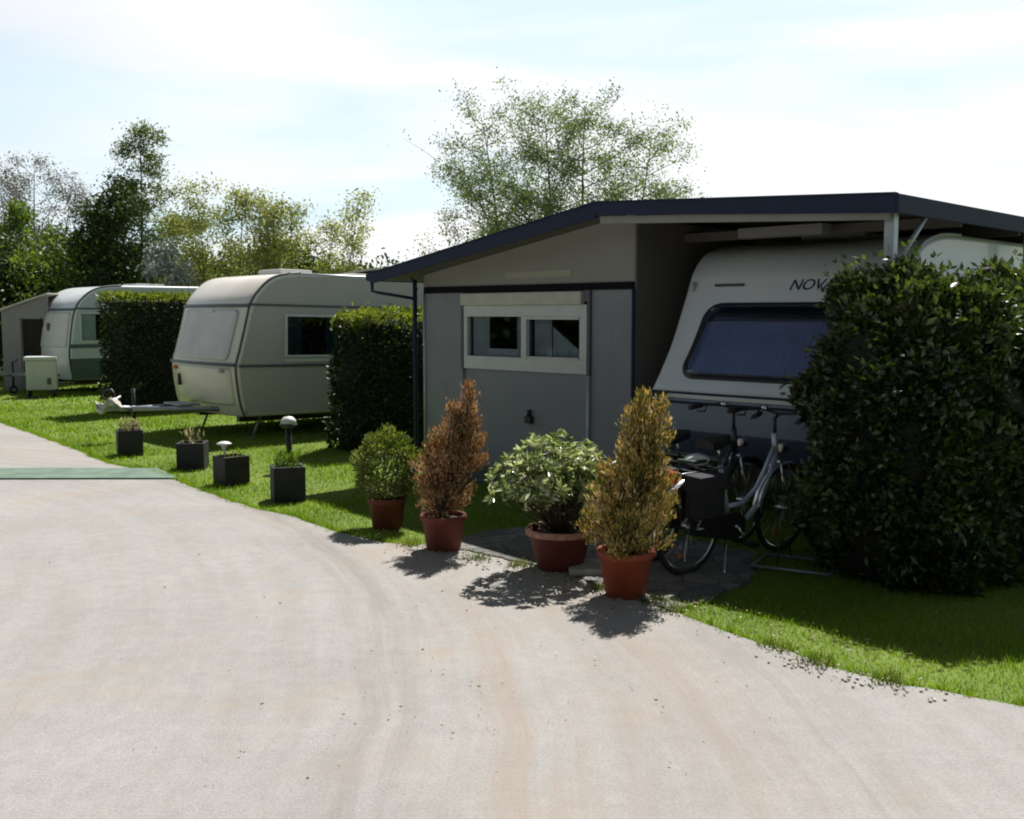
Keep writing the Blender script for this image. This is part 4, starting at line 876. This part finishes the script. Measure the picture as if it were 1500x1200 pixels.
for k in range(9):
    x = at(-60+k*75, 38)
    tree('woodland_tree', ('leftmost', 'second', 'third', 'fourth', 'fifth', 'sixth', 'seventh', 'eighth', 'ninth')[k]+' from the left of the dark trees in the far back row', (x, 38+rd.uniform(-1, 2), 0), [(-0.7, 0, rd.uniform(3.0, 4.0), 0, 0, 1.5), (0.9, 0.3, rd.uniform(3.0, 3.9), 0, 0, 1.5)], F['treeDark'], 11000, 0.2, 60+k, crown0=0.02, twigs=26, cluster=0.38, group='woodland trees far behind')

# ------------------------------------------------------------------ potted plants
def pot(parent, r0, r1, h, m, rimm=None, rimh=0.045, name='pot'):
    g = MB(); g.lathe([(0.0, 0.0), (r0*0.96, 0.0), (r0, 0.01), (r1*0.97, h-rimh), (r1*1.06, h-rimh+0.004), (r1*1.08, h-rimh+0.012), (r1*1.08, h-0.008), (r1*1.05, h), (r1*0.97, h), (r1*0.94, h-0.01), (r1*0.92, h-0.05), (0.0, h-0.05)], 40)
    po = g.build(name, m, parent)
    if rimm: MB().lathe([(r1*1.082, h-rimh+0.01), (r1*1.095, h-rimh+0.016), (r1*1.095, h-0.006), (r1*1.06, h+0.003), (r1*1.0, h+0.003)], 40).build('rim', rimm, po)
    MB().lathe([(0, h-0.035), (r1*0.5, h-0.028), (r1*0.915, h-0.04)], 24).build('soil', M['soil'], parent)
    return po
def branches(parent, base, targets, r=0.008):
    segs = []; rd_ = random.Random(len(targets)*7+3)
    for t_ in targets:
        a = Vector(base)+Vector((rd_.gauss(0, .015), rd_.gauss(0, .015), 0)); b = Vector(t_); m1 = a.lerp(b, 0.4)+Vector((rd_.gauss(0, .03), rd_.gauss(0, .03), 0.04))
        segs += [(a, m1, r, r*0.75), (m1, b, r*0.75, r*0.3)]
    tubes('stems', segs, M['twig'], parent)
# 1 round green bush
p_ = ground(556, 777)
o = thing('potted_shrub', 'rounded green bushy shrub in terracotta pot, the leftmost potted plant', 'potted plant', (p_.x+0.05, p_.y+0.12, 0), 0.2, 'potted plants lined up at the road edge')
pot(o, 0.125, 0.155, 0.26, M['terracotta_d'])
rg = np.random.default_rng(41); n = 6500
d = unit(rg.normal(0, 1, (n, 3))); rad_ = 0.27*(0.55+0.45*rg.uniform(0, 1, n)**0.4)*(1+0.13*np.sin(d[:, 0]*7+1)*np.sin(d[:, 2]*8)+0.10*np.sin(d[:, 1]*9+d[:, 2]*5))
P = d*rad_[:, None]*np.array([0.97, 0.97, 1.08])+np.array([0, 0, 0.53]); P[:, 2] = np.maximum(P[:, 2], 0.24)
leaves('foliage', P, d+rg.normal(0, .5, (n, 3))+[0, 0, .5], 0.036*rg.uniform(.6, 1.3, n), 0.017, F['box'], o, rng=rg)
branches(o, (0, 0, 0.2), [tuple(np.array([0, 0, .5])+unit(rg.normal(0, 1, 3))*.18) for _ in range(16)])
# conifers
def conifer(root, cols, n, seed, lobes, z0):
    """lobes: (cx, cy, zbot, ztop, radius)"""
    rg = np.random.default_rng(seed); Ps = []; Ds = []; tot = sum((l[3]-l[2])*l[4] for l in lobes)
    tg_ = []
    for cx, cy, zb, zt_, r in lobes:
        m_ = int(n*(zt_-zb)*r/tot)
        nb = int(34*(zt_-zb)/0.6*max(r/0.12, 0.8)); ub = rg.uniform(0, 1, nb)**1.05; ab = rg.uniform(0, 2*math.pi, nb); rb = r*(1-ub**2.2)**0.7*rg.uniform(0.30, 1.45, nb)+0.012
        cb = np.stack([cx+np.cos(ab)*rb, cy+np.sin(ab)*rb, zb+(zt_-zb)*ub+0.05], 1)       # spray tips
        ax = np.stack([np.full(nb, cx), np.full(nb, cy), zb+(zt_-zb)*np.maximum(ub-0.16, 0)], 1)
        k = rg.integers(0, nb, m_); t_ = rg.uniform(0.25, 1.0, m_)**0.7
        P = ax[k]*(1-t_[:, None])+cb[k]*t_[:, None]+rg.normal(0, 0.020, (m_, 3))
        D = unit(cb[k]-ax[k])*0.6+np.array([0, 0, 0.75])+rg.normal(0, 0.33, (m_, 3)); Ps.append(P); Ds.append(D)
        tg_.append((cx, cy, zt_-0.08)); tg_ += [tuple(q) for q in cb[:10]]
    P = np.concatenate(Ps); D = np.concatenate(Ds); m_ = len(P)
    leaves('foliage', P, D, 0.037*rg.uniform(.5, 1.4, m_), 0.011*rg.uniform(.6, 1.3, m_), cols, root, rng=rg)
    branches(root, (0, 0, z0), tg_, 0.007)
p_ = ground(648, 812)
o = thing('potted_conifer', 'rust brown dried conifer in terracotta pot beside the leftmost round shrub', 'potted plant', (p_.x, p_.y+0.14, 0), 0.0, 'potted plants lined up at the road edge')
pot(o, 0.13, 0.165, 0.28, M['terracotta_d'])
conifer(o, F['rust'], 11500, 42, [(0.02, 0, 0.22, 0.50, 0.17), (0.0, 0, 0.26, 0.90, 0.19), (0.17, 0.0, 0.55, 1.17, 0.095), (-0.09, 0.0, 0.34, 0.80, 0.14), (0.22, 0, 0.62, 0.98, 0.11), (0.07, -.03, 0.6, 1.08, 0.08), (0.19, 0, 0.9, 1.27, 0.05)], 0.24)
# variegated, wide
p_ = ground(822, 842)
o = thing('potted_rhododendron', 'wide spreading variegated shrub in broad pot with bleached rim', 'potted plant', (p_.x, p_.y+0.15, 0), 0.9, 'potted plants lined up at the road edge')
pot(o, 0.155, 0.225, 0.30, M['terracotta_d'], M['limescale'], 0.05)
rg = np.random.default_rng(43); Ps = []; Ds = []; tg_ = []
for k in range(190):
    az = rg.uniform(0, 2*math.pi); el = math.acos(rg.uniform(-0.25, 1.0)); rr_ = rg.uniform(0.72, 1.08)
    c_ = np.array([-0.09+0.47*rr_*math.sin(el)*math.cos(az), 0.38*rr_*math.sin(el)*math.sin(az), 0.63+0.33*rr_*math.cos(el)])
    if rg.uniform() < 0.25: c_ = np.array([-0.09, 0, 0.55])+(c_-np.array([-0.09, 0, 0.60]))*0.6
    ax = unit((c_-np.array([-0.05, 0, 0.35]))*np.array([1, 1, 1.2])+rg.normal(0, .12, 3))
    nl = rg.integers(11, 17); u_ = unit(np.cross(ax, [0.3, 0.5, 0.7])); v_ = np.cross(ax, u_); th = np.arange(nl)*2.4
    Ds.append(ax*rg.uniform(0.05, 0.75, nl)[:, None]+u_*np.cos(th)[:, None]+v_*np.sin(th)[:, None]); Ps.append(np.repeat(c_[None], nl, 0)-ax*rg.uniform(0, 0.03, nl)[:, None]); tg_.append(tuple(c_))
for k in range(30):
    c_ = np.array([rg.normal(0.02, 0.12), rg.normal(0, 0.12), rg.uniform(0.32, 0.55)]); nl = 10; th = np.arange(nl)*2.4
    Ds.append(np.stack([np.cos(th), np.sin(th), rg.uniform(0, .6, nl)], 1)); Ps.append(np.repeat(c_[None], nl, 0)); tg_.append(tuple(c_))
P = np.concatenate(Ps); D = np.concatenate(Ds); n = len(P)
leaves('foliage', P, D, 0.075*rg.uniform(.65, 1.2, n), 0.027, F['varieg'], o, rng=rg, fold=0.3)
branches(o, (0, 0, 0.25), tg_, 0.006)
# golden conifer, nearest
p_ = ground(915, 883)
o = thing('potted_conifer', 'golden yellow conifer in bright terracotta pot, nearest the bicycles', 'potted plant', (p_.x+0.02, p_.y+0.14, 0), 0.0, 'potted plants lined up at the road edge')
pot(o, 0.125, 0.175, 0.31, M['terracotta'])
conifer(o, F['gold'], 14000, 44, [(0.0, 0, 0.25, 0.55, 0.20), (0.0, 0, 0.28, 0.90, 0.21), (0.09, 0.0, 0.7, 1.26, 0.07), (0.22, 0.02, 0.95, 1.23, 0.045), (-0.12, 0.0, 0.33, 0.83, 0.12), (0.17, 0, 0.4, 0.88, 0.14), (0.05, -.03, 0.6, 1.05, 0.10), (0.03, 0.02, 0.95, 1.22, 0.05), (0.16, 0, .8, 1.1, .06)], 0.26)

# ------------------------------------------------------------------ black planter boxes
def planter(px, py, Wd, hgt, rz, label, plant, seed):
    p_ = ground(px, py); rg = np.random.default_rng(seed)
    o = thing('planter_box', label, 'planter', (p_.x, p_.y+Wd*0.5, 0), rz, 'black planter boxes at the lawn edge')
    h2 = Wd/2; g = MB(); th = 0.02
    g.box(-h2, h2, -h2, -h2+th, 0, hgt, 0.004).box(-h2, h2, h2-th, h2, 0, hgt, 0.004).box(-h2, -h2+th, -h2+th, h2-th, 0.0, hgt).box(h2-th, h2, -h2+th, h2-th, 0.0, hgt)
    for k in range(2):
        z = hgt*(0.33+0.33*k); g.box(-h2-0.003, h2+0.003, -h2-0.003, -h2-0.0005, z-0.004, z+0.004)
    g.build('box', M['blackbox'], o)
    MB().box(-h2+th, h2-th, -h2+th, h2-th, 0.02, hgt-0.03).build('soil', M['soil'], o)
    n, hh, lf, L_, W_ = plant
    x = rg.uniform(-h2*.75, h2*.75, n); y = rg.uniform(-h2*.75, h2*.75, n); z = hgt-0.03+rg.uniform(0, 1, n)**1.3*hh
    D = rg.normal(0, 0.5, (n, 3))+np.array([0, 0, 1.0])
    leaves('plants', np.stack([x, y, z], 1), D, L_*rg.uniform(.6, 1.3, n), W_, lf, o, rng=rg)
    return o
pl = 'black planter boxes at the lawn edge'
planter(184, 669, 0.30, 0.33, 0.45, 'square black planter with straggly plants nearest the tow bar hitch', (110, 0.16, F['dry'], 0.07, 0.02), 51)
planter(277, 689, 0.31, 0.31, 0.10, 'square black planter with a few dry stalks beneath the cream caravan front', (60, 0.16, F['dry'], 0.07, 0.018), 52)
b3 = planter(334, 713, 0.28, 0.31, 0.75, 'square black planter holding the little white solar light', (40, 0.08, F['box'], 0.06, 0.012), 53)
planter(417, 737, 0.30, 0.34, 0.35, 'square black planter with leafy green sprouts, nearest the potted plants', (150, 0.13, F['treeLight'], 0.07, 0.022), 54)
l_ = b3.location
s = thing('solar_light', 'small white mushroom shaped garden light stuck in a black planter', 'garden light', (l_.x-0.06, l_.y-0.03, 0.28), 0)
MB().tube([(0, 0, -0.02), (0, 0, 0.14)], 0.012, 8).build('stake', M['frame'], s)
MB().lathe([(0.0, 0.185), (0.04, 0.18), (0.075, 0.165), (0.078, 0.155), (0.03, 0.14), (0.02, 0.10), (0.0, 0.10)], 24).build('cap', M['white'], s)
# garden lamp behind the fourth planter
p_ = ground(424, 690)
s = thing('garden_lamp', 'black garden lamp post with pale rounded head behind the fourth planter', 'garden lamp', (p_.x, p_.y, 0), 0.3)
MB().tube([(0, 0, 0), (0, 0, 0.50)], [0.035]*2, 12).build('post', M['black'], s)
MB().lathe([(0.0, 0.0), (0.07, 0.0), (0.07, 0.02), (0.036, 0.035)], 20).build('base', M['black'], s)
MB().lathe([(0.0, 0.50), (0.06, 0.50), (0.10, 0.53), (0.10, 0.545), (0.06, 0.545)], 20).build('lamp_head', M['black'], s)
MB().lathe([(0.0, 0.635), (0.05, 0.625), (0.085, 0.59), (0.09, 0.548), (0.0, 0.548)], 24).build('lamp_dome', M['frame'], s)
# pale bundle by the tow bar and small cloth on the bar
p_ = ground(205, 640)
# pale cloth cover on the hitch
s = thing('hitch_cover', 'crumpled pale cloth cover draped over the tow bar hitch', 'cover', (0, 0, 0))
h_ = Matrix.Translation(O2) @ Matrix.Rotation(A2, 4, 'Z') @ Vector((-1.33, 1.075, 0.47)); s.location = h_
rg = np.random.default_rng(9); bm = bmesh.new(); bmesh.ops.create_icosphere(bm, subdivisions=4, radius=1)
for v in bm.verts:
    q = v.co; k = 1+0.18*math.sin(q.x*7+q.y*5)+0.15*math.sin(q.z*9+q.x*8); q.x *= 0.16*k; q.y *= 0.11*k; q.z = q.z*0.06*k+0.06+0.06*math.sin(q.x*20)
for f in bm.faces: f.smooth = True
me = bpy.data.meshes.new('cloth'); bm.to_mesh(me); bm.free(); link('cloth', me, M['palecloth'], s)
g = MB(); g.tube([(-0.10, 0, 0.14), (-0.04, 0.02, 0.26), (0.06, 0.0, 0.28), (0.14, 0.0, 0.18)], 0.014, 8); g.build('strap', M['black'], s)

# ------------------------------------------------------------------ bicycles
def bicycle(loc, rz, label, frame_m, fender_m, bags=True, tilt=0.06, steer=0.0):
    o = thing('bicycle', label, 'bicycle', loc, 0, 'bicycles parked before the caravan', rot=(tilt, 0, rz))
    Rw = 0.335
    def wheel_(cx, rot=0.0):
        def P(r, a, y=0.0): return (cx+r*math.cos(a)*math.cos(rot)-y*math.sin(rot), r*math.cos(a)*math.sin(rot)+y*math.cos(rot), Rw+r*math.sin(a))
        g = MB()
        for k in range(28):
            a = 2*math.pi*k/28; s_ = 1 if k % 2 else -1
            g.tube([P(0.02, a+0.9*s_, 0.022*s_), P(0.305, a, 0)], 0.0013, 4)
        g.tube([P(0, 0, -0.055), P(0, 0, 0.055)], 0.014, 10); g.tube([P(0, 0, -0.03), P(0, 0, 0.03)], 0.024, 12)
        w_ = g.build('wheel', M['chrome'], o)
        MB().tube([P(0.322, 2*math.pi*k/56) for k in range(56)], 0.0175, 8, closed=True).build('tyre', M['rubber'], w_)
        MB().tube([P(0.300, 2*math.pi*k/56) for k in range(56)], 0.0115, 8, closed=True).build('rim', M['chrome'], w_)
        g = MB(); g.box(-0.025, 0.025, -0.008, 0.008, -0.012, 0.012, 0.004)
        a_ = P(0.2, -1.9); bmesh.ops.translate(g.bm, verts=g.bm.verts, vec=a_); g.build('spoke_reflector', M['orange'], w_)
    wheel_(0); wheel_(1.10, steer)
    BB = (0.46, 0, 0.29); ST = (0.30, 0, 0.74); HT = (0.93, 0, 0.90); HB = (0.96, 0, 0.74)
    g = MB(); g.tube([BB, ST], 0.017, 10)
    g.tube([HB, (0.90, 0, 0.60), (0.80, 0, 0.42), (0.66, 0, 0.31), BB], 0.021, 10); g.tube([(0.935, 0, 0.82), (0.84, 0, 0.66), (0.74, 0, 0.52), (0.58, 0, 0.43), (0.41, 0, 0.43)], 0.017, 10)
    g.tube([(HT[0]-0.005, 0, 0.92), (0.965, 0, 0.71)], 0.023, 10)
    for s_ in (-1, 1):
        g.tube([(BB[0], 0.02*s_, BB[2]), (0, 0.06*s_, Rw)], 0.010, 8); g.tube([(0.325, 0.018*s_, 0.66), (0, 0.06*s_, Rw)], 0.009, 8)
    g.build('frame', frame_m, o)
    g = MB()
    for s_ in (-1, 1): g.tube([(0.968, 0.045*s_, 0.70), (1.02, 0.055*s_, 0.50), (1.10, 0.058*s_, Rw)], [0.014, 0.012, 0.009], 8)
    g.tube([(0.968, -0.05, 0.705), (0.968, 0.05, 0.705)], 0.016, 8); g.build('fork', M['chrome'], o)
    for cx, a0, a1 in ((0, 0.25, 3.35), (1.10, 0.7, 3.0)):
        g = MB(); V_ = []
        for k in range(25):
            a = a0+(a1-a0)*k/24; V_.append([g.bm.verts.new((cx+(0.355+dz)*math.cos(a), y, Rw+(0.355+dz)*math.sin(a))) for y, dz in ((-0.028, -0.008), (-0.014, 0.003), (0.014, 0.003), (0.028, -0.008))])
        for A_, B_ in zip(V_[:-1], V_[1:]):
            for j in range(3): f = g.bm.faces.new((A_[j], A_[j+1], B_[j+1], B_[j])); f.smooth = True
        g.build('mudguard', fender_m, o)
    g = MB(); g.tube([ST, (0.255, 0, 0.90)], 0.013, 8); g.build('seat_post', M['chrome'], o)
    bm = bmesh.new(); prof_ = [(-0.14, 0.085), (-0.10, 0.098), (-0.03, 0.085), (0.04, 0.045), (0.10, 0.026), (0.14, 0.018)]; rows_ = []
    for x, w_ in prof_: rows_.append([bm.verts.new((0.25+x, w_*y, 0.93+z-0.25*x*(x < -0.05)*-0.4)) for y, z in ((-1, -0.045), (-0.85, 0.0), (-0.4, 0.018), (0, 0.012), (0.4, 0.018), (0.85, 0), (1, -0.045))])
    for A_, B_ in zip(rows_[:-1], rows_[1:]):
        for j in range(6): f = bm.faces.new((A_[j], A_[j+1], B_[j+1], B_[j])); f.smooth = True
    bm.faces.new(rows_[0]); bm.faces.new(list(reversed(rows_[-1])))
    for A_, B_ in zip(rows_[:-1], rows_[1:]): bm.faces.new((A_[0], B_[0], B_[6], A_[6]))
    me = bpy.data.meshes.new('saddle'); bm.to_mesh(me); bm.free(); link('saddle', me, M['black'], o)
    g = MB(); g.tube([(0.93, 0, 0.9), (0.915, 0, 1.03), (0.95, 0, 1.05)], 0.013, 8)
    hb = [(0.78, -0.30, 1.055), (0.88, -0.27, 1.07), (0.96, -0.17, 1.085), (0.955, 0, 1.06), (0.96, 0.17, 1.085), (0.88, 0.27, 1.07), (0.78, 0.30, 1.055)]
    g.tube(hb, 0.011, 8); hbo = g.build('handlebar', M['darkmetal'], o)
    for s_ in (-1, 1): MB().tube([(0.755, 0.302*s_, 1.052), (0.87, 0.276*s_, 1.068)], 0.019, 10).build('grip', M['black'], hbo)
    for s_ in (-1, 1): MB().tube([(0.90, 0.25*s_, 1.06), (0.85, 0.22*s_, 1.03), (0.79, 0.25*s_, 1.03)], 0.006, 6).build('brake_lever', M['darkmetal'], hbo)
    MB().lathe([(0, 0.0), (0.03, 0.0), (0.03, 0.02), (0.01, 0.035), (0, 0.036)], 14, 0.93, 0.10).build('bell', M['chrome'], hbo)
    for q in hbo.children:
        if q.name.startswith('bell'): q.location.z = 1.08
    g = MB(); g.tube([(1.01, 0, 0.80), (1.07, 0, 0.80)], [0.028, 0.04], 14); g.tube([(1.07, 0, 0.80), (1.078, 0, 0.80)], [0.04, 0.036], 14); g.build('headlight', M['chrome'], o)
    # carrier
    g = MB()
    for s_ in (-1, 1):
        g.tube([(0.28, 0.06*s_, 0.735), (-0.18, 0.065*s_, 0.735), (-0.20, 0.03*s_, 0.735)], 0.006, 6); g.tube([(-0.10, 0.065*s_, 0.735), (0.0, 0.07*s_, Rw)], 0.005, 6)
    for k in range(4): g.tube([(-0.18+0.13*k, -0.06, 0.735), (-0.18+0.13*k, 0.06, 0.735)], 0.005, 6)
    g.build('carrier', M['chrome'], o)
    MB().box(-0.235, -0.205, -0.05, 0.05, 0.67, 0.75, 0.01).build('tail_light', M['red'], o)
    g = MB(); g.tube([(0.46+0.09*math.cos(a), -0.045, 0.29+0.09*math.sin(a)) for a in [2*math.pi*k/28 for k in range(28)]], 0.006, 6, closed=True)
    for k in range(5): a = k*2*math.pi/5; g.tube([(0.46, -0.045, 0.29), (0.46+0.09*math.cos(a), -0.045, 0.29+0.09*math.sin(a))], 0.006, 5)
    g.tube([(0.46, -0.07, 0.29), (0.46, 0.07, 0.29)], 0.016, 8); g.tube([(0.46, -0.075, 0.29), (0.56, -0.085, 0.16)], 0.010, 8); g.tube([(0.46, 0.075, 0.29), (0.36, 0.085, 0.42)], 0.010, 8); cr_ = g.build('crankset', M['chrome'], o)
    for sx_, yy, zz in ((0.56, -0.13, 0.16), (0.36, 0.13, 0.42)): MB().box(sx_-0.04, sx_+0.04, yy-0.04, yy+0.04, zz-0.012, zz+0.012, 0.004).build('pedal', M['black'], cr_)
    g = MB(); g.prism([(-0.06, 0.30), (0.0, 0.285), (0.46, 0.185), (0.56, 0.24), (0.56, 0.34), (0.46, 0.395), (0.0, 0.385), (-0.06, 0.365)], -0.062, -0.050); g.build('chain_guard', M['black'], o)
    g = MB(); g.tube([(0.36, -0.05, 0.27), (0.22, -0.16, 0.03), (0.20, -0.17, 0.0)], 0.009, 8); g.build('kickstand', M['chrome'], o)
    if bags:
        for s_ in (-1, 1):
            g = MB(); y0, y1 = sorted((0.075*s_, 0.20*s_)); g.box(-0.17, 0.13, y0, y1, 0.43, 0.72, 0.055)
            pn = g.build('pannier', M['bag'], o)
            y2, y3 = sorted((0.06*s_, 0.212*s_)); MB().box(-0.175, 0.135, y2, y3, 0.62, 0.735, 0.03).build('flap', M['bag'], pn)
            MB().box(0.04, 0.07, *sorted((0.205*s_, 0.216*s_)), 0.60, 0.64).build('reflector', M['chrome'], pn)
    return o
b1 = atY(1010, 775, 6.95)
bk = bicycle((1.20, 6.93, 0.01), R(41), 'silver framed step-through bicycle with black panniers nearest the golden conifer', M['bike_silver'], M['chrome'])
bk2 = bicycle((0.98, 7.24, 0.01), R(41), 'dark bicycle half hidden behind the silver one nearer the caravan', M['bike_dark'], M['bike_dark'], bags=False, tilt=0.04, steer=0.1)
# white cloth roll lying on the carrier of the first bicycle
Mx = Matrix.Translation(Vector((1.20, 6.93, 0.01))) @ Matrix.Rotation(R(41), 4, 'Z')
s = thing('cycle_bag', 'small white and green bundle strapped on the silver bicycle carrier', 'bag', Mx @ Vector((0.10, 0, 0.745)), R(41))
bm = bmesh.new(); bmesh.ops.create_icosphere(bm, subdivisions=3, radius=1)
for v in bm.verts:
    q = v.co; k = 1+0.1*math.sin(q.x*5+q.y*7); q.x *= 0.11*k; q.y *= 0.07*k; q.z = q.z*0.04*k+0.045
for f in bm.faces: f.smooth = True
me = bpy.data.meshes.new('bundle'); bm.to_mesh(me); bm.free(); link('bundle', me, M['white'], s)
MB().box(-0.13, 0.02, -0.075, 0.075, 0.03, 0.055, 0.01).build('green_wrap', M['bike_green'], s)
# low rail stand under the wheels
p0 = ground(1100, 836); p1 = ground(1215, 850)
s = thing('bicycle_stand', 'low dark metal rail bicycle stand on the ground under the wheels', 'bicycle stand', (p0.x, p0.y, 0), math.atan2(p1.y-p0.y, p1.x-p0.x))
Ls = (p1-p0).length
MB().tube([(0, 0, 0.035), (Ls, 0, 0.035), (Ls, 0.4, 0.035), (0, 0.4, 0.035)], 0.012, 8, closed=True).build('rail', M['galv'], s)
for k in range(2):
    x = 0.18+k*0.25; MB().tube([(x, 0.0, 0.035), (x, 0.08, 0.20), (x, 0.32, 0.20), (x, 0.4, 0.035)], 0.006, 8).build('hoop', M['darkmetal'], s)
# stepping slab by the pots
p_ = ground(857, 838)
tag(MB().box(p_.x-0.12, p_.x+0.16, p_.y-0.18, p_.y+0.18, 0.02, 0.06, 0.008).build('stone_slab', mat('pale_slab', (0.40, 0.39, 0.38), 0.85, 0.15, 8, 0.4, 50)), 'pale square stone slab on the ground between two potted plants', 'slab')

# unseen trees added across the road to cut fill light and darken window reflections
rg = np.random.default_rng(77); n = 60000; pth = [(18, -10), (4, -11), (-10, -9), (-19, -2), (-22, 8), (-26, 18)]
cs_ = []
for (x0, y0), (x1, y1) in zip(pth[:-1], pth[1:]):
    for q in range(5): cs_.append((x0+(x1-x0)*q/5, y0+(y1-y0)*q/5))
cs_ = np.array(cs_); k = rg.integers(0, len(cs_), n); d = unit(rg.normal(0, 1, (n, 3)))
P = d*np.array([2.1, 2.1, 2.7])*rg.uniform(0.6, 1.0, (n, 1)); P[:, :2] += cs_[k]; P[:, 2] += 2.7+0.4*np.sin(k*2.1); P[:, 2] = np.maximum(P[:, 2], 0.1)
tag(leaves('added_treeline', P, d+rg.normal(0, .5, (n, 3)), 0.4, 0.28, F['treeDark'], rng=rg), 'unseen dark treeline added across the road to cut fill light', 'treeline', kind='stuff')
